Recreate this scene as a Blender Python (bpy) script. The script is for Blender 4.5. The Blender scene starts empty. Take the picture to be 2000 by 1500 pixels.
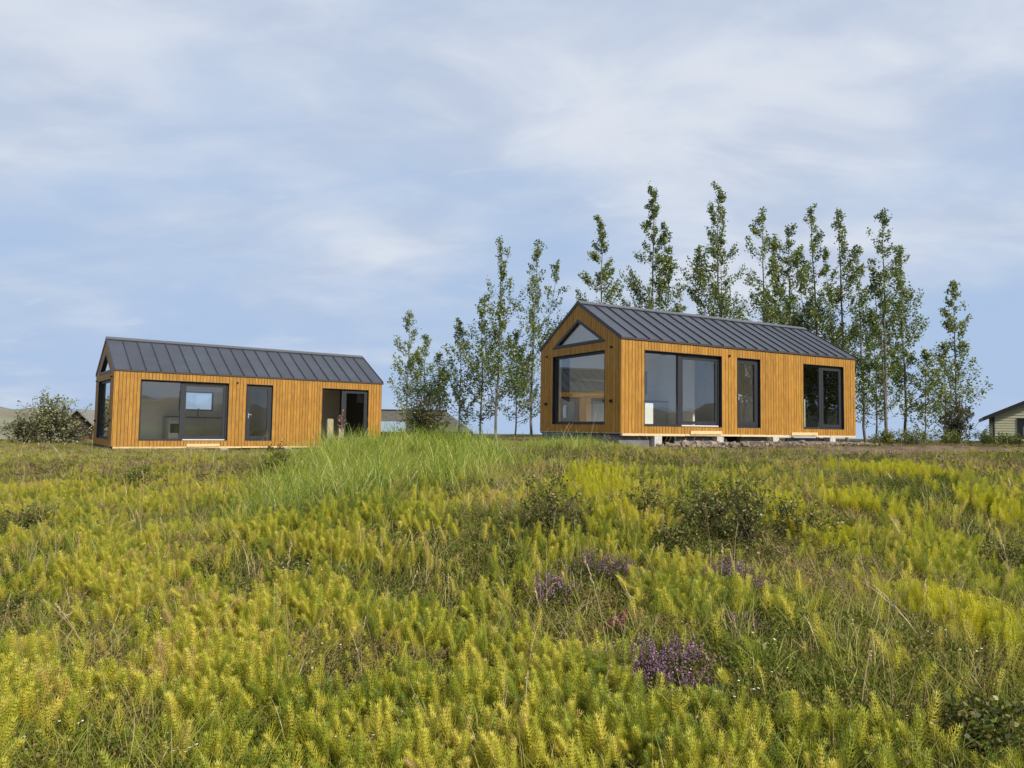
import bpy, math, random
import numpy as np
from mathutils import Matrix, Vector

R_ = math.radians
scene = bpy.context.scene
COL = scene.collection
rng = np.random.default_rng(7)
random.seed(7)

# ------------------------------------------------------------------ camera
CAMZ = 1.6
FPX, PITCH, ROLL = 1433.6, 0.0594, 0.0143
cam_d = bpy.data.cameras.new("camera")
cam = bpy.data.objects.new("camera", cam_d)
COL.objects.link(cam)
cam_d.sensor_width = 36.0
cam_d.lens = 36.0 * FPX / 2000.0
cam_d.clip_start = 0.05
cam_d.clip_end = 20000
_f = Vector((0, math.cos(PITCH), math.sin(PITCH)))
_u0 = Vector((0, -math.sin(PITCH), math.cos(PITCH)))
_r0 = Vector((1, 0, 0))
_cr, _sr = math.cos(ROLL), math.sin(ROLL)
_r = _r0 * _cr + _u0 * _sr
_u = _u0 * _cr - _r0 * _sr
cam.matrix_world = Matrix(((_r.x, _u.x, -_f.x, 0), (_r.y, _u.y, -_f.y, 0), (_r.z, _u.z, -_f.z, CAMZ), (0, 0, 0, 1)))
scene.camera = cam

# ------------------------------------------------------------------ light
SUN_AZ, SUN_EL = R_(139), R_(36)          # azimuth clockwise from +Y
sun_dir = Vector((math.sin(SUN_AZ) * math.cos(SUN_EL), math.cos(SUN_AZ) * math.cos(SUN_EL), math.sin(SUN_EL)))
sl = bpy.data.lights.new("sun", 'SUN')
sl.energy = 4.0
sl.angle = R_(2.5)
sl.color = (1.0, 0.93, 0.82)
sun = bpy.data.objects.new("sun", sl)
COL.objects.link(sun)
sun.rotation_euler = sun_dir.to_track_quat('Z', 'Y').to_euler()

world = bpy.data.worlds.new("World")
scene.world = world
world.use_nodes = True
wn, wl = world.node_tree.nodes, world.node_tree.links
wn.clear()


def N(nodes, t, **kw):
    n = nodes.new(t)
    for k, v in kw.items():
        setattr(n, k, v)
    return n


def build_world():
    out = N(wn, 'ShaderNodeOutputWorld')
    bg = N(wn, 'ShaderNodeBackground')
    bg.inputs['Strength'].default_value = 0.1
    sky = N(wn, 'ShaderNodeTexSky', sky_type='NISHITA', sun_disc=False)
    sky.sun_elevation = SUN_EL
    sky.sun_rotation = SUN_AZ
    sky.air_density = 1.0
    sky.dust_density = 0.3
    sky.ozone_density = 2.0
    tc = N(wn, 'ShaderNodeTexCoord')
    sep = N(wn, 'ShaderNodeSeparateXYZ')
    wl.new(tc.outputs['Generated'], sep.inputs[0])

    def math_(op, a, b=None, clamp=False):
        m = N(wn, 'ShaderNodeMath', operation=op, use_clamp=clamp)
        for i, v in enumerate((a, b)):
            if v is None:
                continue
            if isinstance(v, (int, float)):
                m.inputs[i].default_value = v
            else:
                wl.new(v, m.inputs[i])
        return m.outputs[0]
    zc = math_('MAXIMUM', sep.outputs['Z'], 0.0)
    den = math_('ADD', zc, 0.26)
    px = math_('DIVIDE', sep.outputs['X'], den)
    py = math_('DIVIDE', sep.outputs['Y'], den)
    comb = N(wn, 'ShaderNodeCombineXYZ')
    wl.new(px, comb.inputs[0])
    wl.new(py, comb.inputs[1])

    def noise(scale, detail, rough, dist, loc, sc=(1, 1, 1), rot=0):
        mp = N(wn, 'ShaderNodeMapping')
        mp.inputs['Location'].default_value = loc
        mp.inputs['Scale'].default_value = sc
        mp.inputs['Rotation'].default_value = (0, 0, rot)
        wl.new(comb.outputs[0], mp.inputs[0])
        n = N(wn, 'ShaderNodeTexNoise')
        n.inputs['Scale'].default_value = scale
        n.inputs['Detail'].default_value = detail
        n.inputs['Roughness'].default_value = rough
        n.inputs['Distortion'].default_value = dist
        wl.new(mp.outputs[0], n.inputs['Vector'])
        return n.outputs['Fac']

    def ramp(fac, stops):
        r = N(wn, 'ShaderNodeValToRGB')
        r.color_ramp.interpolation = 'EASE'
        el = r.color_ramp.elements
        while len(el) < len(stops):
            el.new(0.5)
        for e, (p, c) in zip(el, stops):
            e.position = p
            e.color = c if len(c) == 4 else (*c, 1)
        wl.new(fac, r.inputs[0])
        return r

    def mix(fac, a, b):
        m = N(wn, 'ShaderNodeMix', data_type='RGBA')
        wl.new(fac, m.inputs['Factor'])
        for s, v in ((m.inputs[6], a), (m.inputs[7], b)):
            if isinstance(v, tuple):
                s.default_value = (*v, 1)
            else:
                wl.new(v, s)
        return m.outputs[2]
    # thin high veil: pale blue haze over the clear sky
    veil = mix(ramp(sep.outputs['Z'], [(0.0, (1, 1, 1)), (1.0, (.75, .75, .75))]).outputs[0], sky.outputs[0], (3.3, 4.35, 6.1))
    n1 = noise(1.05, 6, 0.5, 0.2, (1.3, 0.4, 0), (1.0, 1.25, 1), R_(14))
    n2 = noise(3.0, 6, 0.55, 0.35, (4.1, 2.7, 0), (0.8, 1.3, 1), R_(14))
    # cover grows with height above the horizon, as a broken deck seen edge-on
    cov = math_('ADD', n1, math_('MULTIPLY', math_('SUBTRACT', zc, 0.27), 0.62))
    f1 = ramp(cov, [(0.33, (0, 0, 0)), (0.64, (1, 1, 1))]).outputs[0]
    shade = ramp(n2, [(0.3, (4.05, 4.7, 5.9)), (0.68, (5.6, 6.0, 6.7))]).outputs[0]
    c1 = mix(f1, veil, shade)
    n3 = noise(4.4, 8, 0.6, 0.5, (0.35, 7.3, 0), (0.7, 1.5, 1), R_(8))
    f3 = ramp(n3, [(0.62, (0, 0, 0)), (0.80, (.42, .42, .42))]).outputs[0]
    c2 = mix(f3, c1, (6.0, 6.4, 7.1))
    wl.new(c2, bg.inputs['Color'])
    wl.new(bg.outputs[0], out.inputs['Surface'])


build_world()
vs = scene.view_settings
vs.view_transform = 'Standard'
vs.look = 'None'
vs.gamma = 1
vs.use_curve_mapping = False
vs.exposure = 0.35
cy = scene.cycles
cy.max_bounces = 8
cy.diffuse_bounces = 4
cy.glossy_bounces = 4
cy.transmission_bounces = 4
cy.transparent_max_bounces = 12
cy.use_denoising = True
cy.use_adaptive_sampling = True
cy.adaptive_threshold = 0.02


# ------------------------------------------------------------------ helpers
def ray(px, py):
    a, b = px - 1000, py - 750
    u = a * _cr + b * _sr
    v = -a * _sr + b * _cr
    c, s = math.cos(PITCH), math.sin(PITCH)
    d = np.array([u, FPX * c + v * s, FPX * s - v * c])
    return d / np.linalg.norm(d)


def sstep(a, b, x):
    t = np.clip((np.asarray(x, float) - a) / (b - a), 0, 1)
    return t * t * (3 - 2 * t)


_bump = [(rng.uniform(0.5, 3.2), rng.uniform(0, 6.28), rng.uniform(0, 6.28)) for _ in range(14)]


def ground(x, y):
    """height of the meadow (world z)"""
    x = np.asarray(x, float)
    y = np.asarray(y, float)
    edge = -9 + 3 * sstep(18, 23, y)
    T = -.94 + (.94 - 0.47) * sstep(0, 1, (x - edge) / (1.0 - edge))
    rise = sstep(0.5, 17.5, y)
    z = -1.62 + (T + 1.62) * rise
    hump = 0.17 * np.exp(-((x + 2.4) / 2.9) ** 2 - ((y - 13.8) / 3.2) ** 2)
    z = z + hump
    r = np.hypot(x, y)
    b = 0
    for k, (fr, an, ph) in enumerate(_bump):
        b = b + np.sin((x * math.cos(an) + y * math.sin(an)) * fr + ph) / (0.6 + fr)
    z = z + 0.055 * b * (1 - 0.75 * sstep(14, 22, r)) * (1 - sstep(35, 60, r))
    left = 1 - sstep(-12, -2, x)
    z = z - left * 2.0 * sstep(34, 70, y)
    z = z - 62 * sstep(52, 480, r)
    return z + CAMZ


def on_ground(px, py, dmax=80):
    d = ray(px, py)
    t = np.linspace(1.5, dmax, 4000)
    P = d[None] * t[:, None]
    below = P[:, 2] + CAMZ < ground(P[:, 0], P[:, 1])
    i = int(np.argmax(below)) if below.any() else len(t) - 1
    return P[i, 0], P[i, 1]


def at(px, py, Y):
    """point on the ray through a pixel at forward distance Y"""
    d = ray(px, py)
    p = d * (Y / d[1])
    return np.array([p[0], p[1], p[2] + CAMZ])


class MB:
    def __init__(self):
        self.v, self.f, self.n = [], [], 0

    def add(self, verts, faces):
        verts = np.asarray(verts, float)
        self.v.append(verts)
        self.f.extend([tuple(int(i) + self.n for i in f) for f in faces])
        self.n += len(verts)

    def box(self, x0, x1, y0, y1, z0, z1):
        v = [(x, y, z) for z in (z0, z1) for y in (y0, y1) for x in (x0, x1)]
        self.add(v, [(0, 2, 3, 1), (4, 5, 7, 6), (0, 1, 5, 4), (2, 6, 7, 3), (0, 4, 6, 2), (1, 3, 7, 5)])

    def hexa(self, v):
        self.add(v, [(0, 2, 3, 1), (4, 5, 7, 6), (0, 1, 5, 4), (2, 6, 7, 3), (0, 4, 6, 2), (1, 3, 7, 5)])

    def prism(self, poly, axis, a0, a1):
        """polygon extruded along an axis; poly in the two other axes"""
        k = len(poly)
        v = []
        for a in (a0, a1):
            for p in poly:
                q = list(p)
                q.insert(axis, a)
                v.append(q)
        f = [tuple(range(k))[::-1], tuple(range(k, 2 * k))]
        for i in range(k):
            j = (i + 1) % k
            f.append((i, j, k + j, k + i))
        self.add(v, f)

    def tube(self, pts, rad, sides=5):
        pts = np.asarray(pts, float)
        n = len(pts)
        tan = np.gradient(pts, axis=0)
        tan /= np.linalg.norm(tan, axis=1)[:, None] + 1e-9
        ref = np.array([0.31, 0.87, 0.21])
        a = np.cross(tan, ref)
        a /= np.linalg.norm(a, axis=1)[:, None] + 1e-9
        b = np.cross(tan, a)
        th = np.arange(sides) * 2 * math.pi / sides
        rad = np.asarray(rad, float)
        v = pts[:, None, :] + rad[:, None, None] * (np.cos(th)[None, :, None] * a[:, None, :] + np.sin(th)[None, :, None] * b[:, None, :])
        f = []
        for i in range(n - 1):
            for j in range(sides):
                k = (j + 1) % sides
                f.append((i * sides + j, i * sides + k, (i + 1) * sides + k, (i + 1) * sides + j))
        f.append(tuple(range((n - 1) * sides, n * sides)))
        self.add(v.reshape(-1, 3), f)

    def mesh(self, name, mats=None, smooth=False):
        v = np.concatenate(self.v) if self.v else np.zeros((0, 3))
        return mesh_from(name, v, self.f, mats, smooth)

    def build(self, name, mat, parent=None, smooth=False):
        return link(name, self.mesh(name, mat, smooth), parent)


def mesh_from(name, v, f, mat=None, smooth=False):
    m = bpy.data.meshes.new(name)
    if isinstance(f, np.ndarray):
        nf, k = f.shape
        m.vertices.add(len(v))
        m.vertices.foreach_set('co', np.ascontiguousarray(v, dtype=np.float32).ravel())
        m.loops.add(nf * k)
        m.loops.foreach_set('vertex_index', np.ascontiguousarray(f, dtype=np.int32).ravel())
        m.polygons.add(nf)
        m.polygons.foreach_set('loop_start', np.arange(0, nf * k, k, dtype=np.int32))
        m.update(calc_edges=True)
    else:
        m.from_pydata([tuple(p) for p in v], [], f)
    if mat is not None:
        for mm in (mat if isinstance(mat, (list, tuple)) else [mat]):
            m.materials.append(mm)
    if smooth:
        m.polygons.foreach_set('use_smooth', np.ones(len(m.polygons), dtype=bool))
    m.update()
    return m


def link(name, data, parent=None):
    o = bpy.data.objects.new(name, data)
    COL.objects.link(o)
    if parent is not None:
        o.parent = parent
    return o


def tag(o, label=None, cat=None, group=None, kind=None):
    for k, v in (('label', label), ('category', cat), ('group', group), ('kind', kind)):
        if v:
            o[k] = v
    return o


def empty(name, loc, rz=0.0):
    o = bpy.data.objects.new(name, None)
    COL.objects.link(o)
    o.location = loc
    o.rotation_euler = (0, 0, rz)
    return o


# ------------------------------------------------------------------ materials
def new_mat(name):
    m = bpy.data.materials.new(name)
    m.use_nodes = True
    m.node_tree.nodes.clear()
    return m, m.node_tree.nodes, m.node_tree.links


def ramp_node(nd, lk, fac, stops, interp='LINEAR'):
    r = nd.new('ShaderNodeValToRGB')
    r.color_ramp.interpolation = interp
    el = r.color_ramp.elements
    while len(el) < len(stops):
        el.new(0.5)
    for e, (p, c) in zip(el, stops):
        e.position = p
        e.color = (*c, 1)
    lk.new(fac, r.inputs[0])
    return r.outputs[0]


def simple(name, col, rough=0.6, metal=0.0, var=0.12, nscale=8.0, bump=0.0, spec=0.5, stretch=(1, 1, 1), col2=None, objrand=0.0, bscale=None):
    m, nd, lk = new_mat(name)
    out = nd.new('ShaderNodeOutputMaterial')
    p = nd.new('ShaderNodeBsdfPrincipled')
    p.inputs['Roughness'].default_value = rough
    p.inputs['Metallic'].default_value = metal
    p.inputs['Specular IOR Level'].default_value = spec
    tc = nd.new('ShaderNodeTexCoord')
    mp = nd.new('ShaderNodeMapping')
    mp.inputs['Scale'].default_value = stretch
    lk.new(tc.outputs['Object'], mp.inputs[0])
    n = nd.new('ShaderNodeTexNoise')
    n.inputs['Scale'].default_value = nscale
    n.inputs['Detail'].default_value = 5
    n.inputs['Roughness'].default_value = 0.6
    lk.new(mp.outputs[0], n.inputs['Vector'])
    c2 = col2 or tuple(c * (1 - var * 2.2) for c in col)
    c1 = tuple(min(1, c * (1 + var)) for c in col)
    fac = n.outputs['Fac']
    colo = ramp_node(nd, lk, fac, [(0.3, c2), (0.7, c1)])
    if objrand:
        oi = nd.new('ShaderNodeObjectInfo')
        mr = nd.new('ShaderNodeMapRange')
        mr.inputs['To Min'].default_value = 1 - objrand
        mr.inputs['To Max'].default_value = 1 + objrand * 0.6
        lk.new(oi.outputs['Random'], mr.inputs[0])
        mx = nd.new('ShaderNodeMix')
        mx.data_type = 'RGBA'
        mx.blend_type = 'MULTIPLY'
        mx.inputs['Factor'].default_value = 1
        lk.new(colo, mx.inputs[6])
        lk.new(mr.outputs[0], mx.inputs[7])
        colo = mx.outputs[2]
    lk.new(colo, p.inputs['Base Color'])
    if bump:
        b = nd.new('ShaderNodeBump')
        b.inputs['Strength'].default_value = bump
        b.inputs['Distance'].default_value = 0.02
        if bscale:
            n2 = nd.new('ShaderNodeTexNoise')
            n2.inputs['Scale'].default_value = bscale
            n2.inputs['Detail'].default_value = 4
            lk.new(mp.outputs[0], n2.inputs['Vector'])
            lk.new(n2.outputs['Fac'], b.inputs['Height'])
        else:
            lk.new(fac, b.inputs['Height'])
        lk.new(b.outputs[0], p.inputs['Normal'])
    lk.new(p.outputs[0], out.inputs[0])
    return m


def wood_cladding(name, c_dark, c_mid, c_light):
    """one plank per object (unit box scaled): long grain, knots, per-plank tone"""
    m, nd, lk = new_mat(name)
    out = nd.new('ShaderNodeOutputMaterial')
    p = nd.new('ShaderNodeBsdfPrincipled')
    p.inputs['Roughness'].default_value = 0.62
    p.inputs['Specular IOR Level'].default_value = 0.3
    geo = nd.new('ShaderNodeNewGeometry')
    oi = nd.new('ShaderNodeObjectInfo')
    add = nd.new('ShaderNodeVectorMath')
    add.operation = 'ADD'
    sc = nd.new('ShaderNodeVectorMath')
    sc.operation = 'SCALE'
    comb = nd.new('ShaderNodeCombineXYZ')
    for i in range(3):
        lk.new(oi.outputs['Random'], comb.inputs[i])
    lk.new(comb.outputs[0], sc.inputs[0])
    sc.inputs['Scale'].default_value = 37.0
    lk.new(geo.outputs['Position'], add.inputs[0])
    lk.new(sc.outputs[0], add.inputs[1])
    mp = nd.new('ShaderNodeMapping')
    mp.inputs['Scale'].default_value = (26, 26, 1.3)
    lk.new(add.outputs[0], mp.inputs[0])
    n = nd.new('ShaderNodeTexNoise')
    n.inputs['Scale'].default_value = 1.6
    n.inputs['Detail'].default_value = 5
    n.inputs['Distortion'].default_value = 0.8
    lk.new(mp.outputs[0], n.inputs['Vector'])
    col = ramp_node(nd, lk, n.outputs['Fac'], [(0.28, c_dark), (0.5, c_mid), (0.75, c_light)])
    n2 = nd.new('ShaderNodeTexNoise')
    n2.inputs['Scale'].default_value = 3.5
    n2.inputs['Detail'].default_value = 3
    lk.new(add.outputs[0], n2.inputs['Vector'])
    mr2 = nd.new('ShaderNodeMapRange')
    mr2.inputs['From Min'].default_value = 0.3
    mr2.inputs['From Max'].default_value = 0.7
    mr2.inputs['To Min'].default_value = 0.82
    mr2.inputs['To Max'].default_value = 1.08
    lk.new(n2.outputs['Fac'], mr2.inputs[0])
    mr = nd.new('ShaderNodeMapRange')
    mr.inputs['To Min'].default_value = 0.88
    mr.inputs['To Max'].default_value = 1.08
    lk.new(oi.outputs['Random'], mr.inputs[0])
    mul = nd.new('ShaderNodeMath')
    mul.operation = 'MULTIPLY'
    lk.new(mr.outputs[0], mul.inputs[0])
    lk.new(mr2.outputs[0], mul.inputs[1])
    mx = nd.new('ShaderNodeMix')
    mx.data_type = 'RGBA'
    mx.blend_type = 'MULTIPLY'
    mx.inputs['Factor'].default_value = 1
    lk.new(col, mx.inputs[6])
    lk.new(mul.outputs[0], mx.inputs[7])
    # knots
    v = nd.new('ShaderNodeTexVoronoi')
    v.inputs['Scale'].default_value = 1.0
    mpv = nd.new('ShaderNodeMapping')
    mpv.inputs['Scale'].default_value = (7, 7, 2.2)
    lk.new(add.outputs[0], mpv.inputs[0])
    lk.new(mpv.outputs[0], v.inputs['Vector'])
    kn = nd.new('ShaderNodeMapRange')
    kn.inputs['From Min'].default_value = 0.05
    kn.inputs['From Max'].default_value = 0.11
    kn.inputs['To Min'].default_value = 0.5
    kn.inputs['To Max'].default_value = 0.0
    lk.new(v.outputs['Distance'], kn.inputs[0])
    mk = nd.new('ShaderNodeMix')
    mk.data_type = 'RGBA'
    lk.new(kn.outputs[0], mk.inputs['Factor'])
    lk.new(mx.outputs[2], mk.inputs[6])
    mk.inputs[7].default_value = (0.13, 0.05, 0.012, 1)
    lk.new(mk.outputs[2], p.inputs['Base Color'])
    b = nd.new('ShaderNodeBump')
    b.inputs['Strength'].default_value = 0.25
    b.inputs['Distance'].default_value = 0.004
    lk.new(n.outputs['Fac'], b.inputs['Height'])
    lk.new(b.outputs[0], p.inputs['Normal'])
    lk.new(p.outputs[0], out.inputs[0])
    return m


def glass_mat(name, tint=(0.965, 0.98, 0.975)):
    m, nd, lk = new_mat(name)
    out = nd.new('ShaderNodeOutputMaterial')
    tr = nd.new('ShaderNodeBsdfTransparent')
    tr.inputs[0].default_value = (*tint, 1)
    gl = nd.new('ShaderNodeBsdfGlossy')
    gl.inputs['Roughness'].default_value = 0.004
    gl.inputs['Color'].default_value = (0.93, 0.97, 1, 1)
    tc = nd.new('ShaderNodeTexCoord')
    n = nd.new('ShaderNodeTexNoise')
    n.inputs['Scale'].default_value = 1.6
    n.inputs['Detail'].default_value = 2
    lk.new(tc.outputs['Object'], n.inputs['Vector'])
    b = nd.new('ShaderNodeBump')
    b.inputs['Strength'].default_value = 0.012
    b.inputs['Distance'].default_value = 0.05
    lk.new(n.outputs['Fac'], b.inputs['Height'])
    lk.new(b.outputs[0], gl.inputs['Normal'])
    fr = nd.new('ShaderNodeLayerWeight')
    fr.inputs['Blend'].default_value = 0.5
    pw = nd.new('ShaderNodeMath')
    pw.operation = 'POWER'
    pw.inputs[1].default_value = 4.0
    lk.new(fr.outputs['Facing'], pw.inputs[0])
    mx = nd.new('ShaderNodeMixShader')
    ad = nd.new('ShaderNodeMath')
    ad.operation = 'MULTIPLY_ADD'
    ad.inputs[1].default_value = 0.9
    ad.inputs[2].default_value = 0.105
    ad.use_clamp = True
    lk.new(pw.outputs[0], ad.inputs[0])
    lk.new(ad.outputs[0], mx.inputs[0])
    lk.new(tr.outputs[0], mx.inputs[1])
    lk.new(gl.outputs[0], mx.inputs[2])
    lk.new(mx.outputs[0], out.inputs[0])
    return m


def plant_mat(name, stops, trans=0.3, gloss=0.05, patch=0.9, rand=0.5, fine=0.0, patch_scale=0.55):
    """leaf colour from a ramp; position on the ramp = patchy noise over the field + per plant random"""
    m, nd, lk = new_mat(name)
    out = nd.new('ShaderNodeOutputMaterial')
    oi = nd.new('ShaderNodeObjectInfo')
    n = nd.new('ShaderNodeTexNoise')
    n.inputs['Scale'].default_value = patch_scale
    n.inputs['Detail'].default_value = 3
    lk.new(oi.outputs['Location'], n.inputs['Vector'])
    a = nd.new('ShaderNodeMath')
    a.operation = 'MULTIPLY_ADD'
    a.inputs[1].default_value = patch * 2
    a.inputs[2].default_value = 0.5 - patch
    lk.new(n.outputs['Fac'], a.inputs[0])
    r = nd.new('ShaderNodeMath')
    r.operation = 'MULTIPLY_ADD'
    r.inputs[1].default_value = rand
    lk.new(oi.outputs['Random'], r.inputs[0])
    s = nd.new('ShaderNodeMath')
    s.operation = 'SUBTRACT'
    s.inputs[1].default_value = rand / 2
    lk.new(a.outputs[0], s.inputs[0])
    lk.new(s.outputs[0], r.inputs[2])
    fac = r.outputs[0]
    if fine:
        geo = nd.new('ShaderNodeNewGeometry')
        n2 = nd.new('ShaderNodeTexWhiteNoise')
        n2.noise_dimensions = '1D'
        lk.new(geo.outputs['Random Per Island'], n2.inputs['W'])
        r2 = nd.new('ShaderNodeMath')
        r2.operation = 'MULTIPLY_ADD'
        r2.inputs[1].default_value = fine
        s2 = nd.new('ShaderNodeMath')
        s2.operation = 'SUBTRACT'
        s2.inputs[1].default_value = fine / 2
        lk.new(fac, s2.inputs[0])
        lk.new(n2.outputs['Value'], r2.inputs[0])
        lk.new(s2.outputs[0], r2.inputs[2])
        fac = r2.outputs[0]
    col = ramp_node(nd, lk, fac, stops)
    d = nd.new('ShaderNodeBsdfDiffuse')
    lk.new(col, d.inputs[0])
    t = nd.new('ShaderNodeBsdfTranslucent')
    lk.new(col, t.inputs[0])
    mx = nd.new('ShaderNodeMixShader')
    mx.inputs[0].default_value = trans
    lk.new(d.outputs[0], mx.inputs[1])
    lk.new(t.outputs[0], mx.inputs[2])
    g = nd.new('ShaderNodeBsdfGlossy')
    g.inputs['Roughness'].default_value = 0.45
    mg = nd.new('ShaderNodeMixShader')
    mg.inputs[0].default_value = gloss
    lk.new(mx.outputs[0], mg.inputs[1])
    lk.new(g.outputs[0], mg.inputs[2])
    lk.new(mg.outputs[0], out.inputs[0])
    return m


M = {}
M['plank'] = wood_cladding('golden_timber', (0.30, 0.140, 0.020), (0.39, 0.193, 0.031), (0.46, 0.242, 0.050))
M['frame'] = simple('anthracite_frame', (0.028, 0.030, 0.036), 0.45, var=0.05, spec=0.4)
M['liner'] = simple('black_reveal', (0.014, 0.014, 0.017), 0.55, var=0.05)
M['roof'] = simple('seam_roof_metal', (0.044, 0.051, 0.068), 0.42, metal=0.0, var=0.10, nscale=1.3, bump=0.14, objrand=0.14, spec=0.6)
M['trim'] = simple('roof_trim_metal', (0.018, 0.019, 0.023), 0.4, var=0.05)
M['ridge'] = simple('ridge_metal', (0.085, 0.09, 0.10), 0.38, var=0.06)
M['brown_trim'] = simple('brown_trim', (0.055, 0.042, 0.033), 0.5, var=0.05)
M['wall_core'] = simple('dark_membrane', (0.03, 0.022, 0.015), 0.9)
M['inner'] = simple('inner_wall_paint', (0.84, 0.84, 0.80), 0.7, var=0.03)
M['floor'] = simple('oak_floor', (0.60, 0.42, 0.23), 0.5, var=0.15, nscale=3, stretch=(1, 8, 1))
M['cabinet'] = simple('cabinet_grey', (0.40, 0.42, 0.41), 0.5, var=0.03)
M['steel'] = simple('oven_steel', (0.55, 0.56, 0.56), 0.35, metal=0.6, var=0.03)
M['black'] = simple('black_plastic', (0.012, 0.012, 0.014), 0.35, var=0.03)
M['alu'] = simple('aluminium_threshold', (0.75, 0.76, 0.76), 0.4, metal=0.3, var=0.03)
M['glass'] = glass_mat('window_glass')
M['raw_timber'] = simple('raw_pine', (0.72, 0.52, 0.27), 0.7, var=0.12, nscale=4, stretch=(1, 12, 12))
M['concrete'] = simple('pale_concrete', (0.50, 0.49, 0.46), 0.85, var=0.12, nscale=14, bump=0.2)
M['skirt'] = simple('grey_skirting', (0.15, 0.155, 0.16), 0.85, var=0.12, nscale=5, bump=0.2)
M['stone'] = simple('rubble_stone', (0.30, 0.24, 0.19), 0.9, var=0.3, nscale=5, bump=0.5, objrand=0.35)
M['curtain'] = simple('pale_curtain', (0.55, 0.58, 0.42), 0.9, var=0.05)
M['dark_curtain'] = simple('dark_curtain', (0.03, 0.03, 0.035), 0.9, var=0.05)
M['post'] = simple('weathered_post', (0.40, 0.35, 0.20), 0.9, var=0.2, nscale=9, stretch=(4, 4, 0.6), bump=0.4)
M['bark'] = simple('poplar_bark', (0.17, 0.15, 0.12), 0.9, var=0.3, nscale=14, stretch=(1, 1, 0.35), bump=0.6)
M['twig'] = simple('dark_twig', (0.055, 0.04, 0.03), 0.9, var=0.2)

M['leaf_poplar'] = plant_mat('poplar_leaf', [(0.0, (0.06, 0.10, 0.020)), (0.45, (0.145, 0.20, 0.036)), (0.8, (0.235, 0.275, 0.055)), (1.0, (0.35, 0.37, 0.16))], trans=0.44, gloss=0.05, patch=0.10, rand=0.15, fine=0.95)
M['leaf_willow'] = plant_mat('willow_leaf', [(0.0, (0.09, 0.115, 0.045)), (0.45, (0.21, 0.235, 0.095)), (0.8, (0.33, 0.33, 0.16)), (1.0, (0.45, 0.44, 0.29))], trans=0.28, gloss=0.04, patch=0.05, rand=0.1, fine=0.95)
M['leaf_bush'] = plant_mat('bush_leaf', [(0.0, (0.03, 0.035, 0.010)), (0.5, (0.075, 0.078, 0.018)), (0.85, (0.12, 0.11, 0.028)), (1.0, (0.20, 0.17, 0.05))], trans=0.25, gloss=0.05, patch=0.05, rand=0.1, fine=0.95)
M['leaf_birch'] = plant_mat('dwarf_birch_leaf', [(0.0, (0.045, 0.07, 0.012)), (0.45, (0.12, 0.15, 0.024)), (0.78, (0.22, 0.22, 0.04)), (0.93, (0.30, 0.20, 0.06)), (1.0, (0.42, 0.34, 0.17))], trans=0.30, gloss=0.03, patch=0.1, rand=0.1, fine=1.0)
M['horsetail'] = plant_mat('horsetail_green', [(0.0, (0.14, 0.20, 0.022)), (0.26, (0.34, 0.375, 0.036)), (0.55, (0.54, 0.51, 0.052)), (0.86, (0.66, 0.57, 0.09)), (1.0, (0.55, 0.40, 0.15))], trans=0.40, gloss=0.03, patch=0.75, rand=0.8)
M['horsetail_y'] = plant_mat('horsetail_yellow', [(0.0, (0.32, 0.37, 0.022)), (0.5, (0.54, 0.52, 0.028)), (1.0, (0.68, 0.59, 0.035))], trans=0.42, gloss=0.03, patch=0.3, rand=0.7)
M['grass'] = plant_mat('meadow_grass', [(0.0, (0.11, 0.17, 0.018)), (0.35, (0.23, 0.275, 0.032)), (0.6, (0.36, 0.36, 0.055)), (0.8, (0.46, 0.39, 0.12)), (1.0, (0.54, 0.43, 0.2))], trans=0.34, gloss=0.03, patch=0.55, rand=0.4, fine=0.4)
M['tallgrass'] = plant_mat('tall_green_grass', [(0.0, (0.08, 0.16, 0.016)), (0.35, (0.22, 0.31, 0.030)), (0.62, (0.40, 0.42, 0.06)), (0.9, (0.48, 0.46, 0.12)), (1.0, (0.55, 0.48, 0.22))], trans=0.36, gloss=0.04, patch=0.35, rand=0.3, fine=0.8)
M['straw'] = plant_mat('dry_straw', [(0.0, (0.20, 0.13, 0.05)), (0.5, (0.42, 0.32, 0.14)), (1.0, (0.60, 0.50, 0.28))], trans=0.25, gloss=0.06, patch=0.3, rand=0.5, fine=0.5)
M['herb'] = plant_mat('low_herb', [(0.0, (0.035, 0.06, 0.010)), (0.4, (0.095, 0.13, 0.020)), (0.75, (0.18, 0.19, 0.035)), (1.0, (0.27, 0.18, 0.06))], trans=0.30, gloss=0.015, patch=0.5, rand=0.4, fine=0.5)
M['litter'] = plant_mat('brown_litter', [(0.0, (0.06, 0.036, 0.022)), (0.5, (0.17, 0.11, 0.065)), (1.0, (0.34, 0.24, 0.15))], trans=0.1, gloss=0.02, patch=0.4, rand=0.5, fine=0.5)
M['heather'] = plant_mat('heather_flower', [(0.0, (0.13, 0.075, 0.07)), (0.4, (0.25, 0.12, 0.19)), (0.75, (0.40, 0.22, 0.37)), (1.0, (0.55, 0.38, 0.48))], trans=0.25, gloss=0.02, patch=0.1, rand=0.2, fine=0.9)
M['heather_pink'] = plant_mat('heather_pink_flower', [(0.0, (0.20, 0.03, 0.06)), (0.5, (0.42, 0.09, 0.15)), (1.0, (0.52, 0.22, 0.26))], trans=0.25, gloss=0.02, patch=0.1, rand=0.2, fine=0.9)
M['heather_stem'] = simple('heather_stem', (0.07, 0.06, 0.028), 0.9, var=0.2)
M['white_petal'] = simple('white_petal', (0.72, 0.72, 0.64), 0.8, var=0.05)
M['yellow_petal'] = simple('yellow_petal', (0.75, 0.48, 0.03), 0.8, var=0.05)
M['seed_head'] = simple('brown_seed_head', (0.30, 0.17, 0.13), 0.9, var=0.3)


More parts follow.
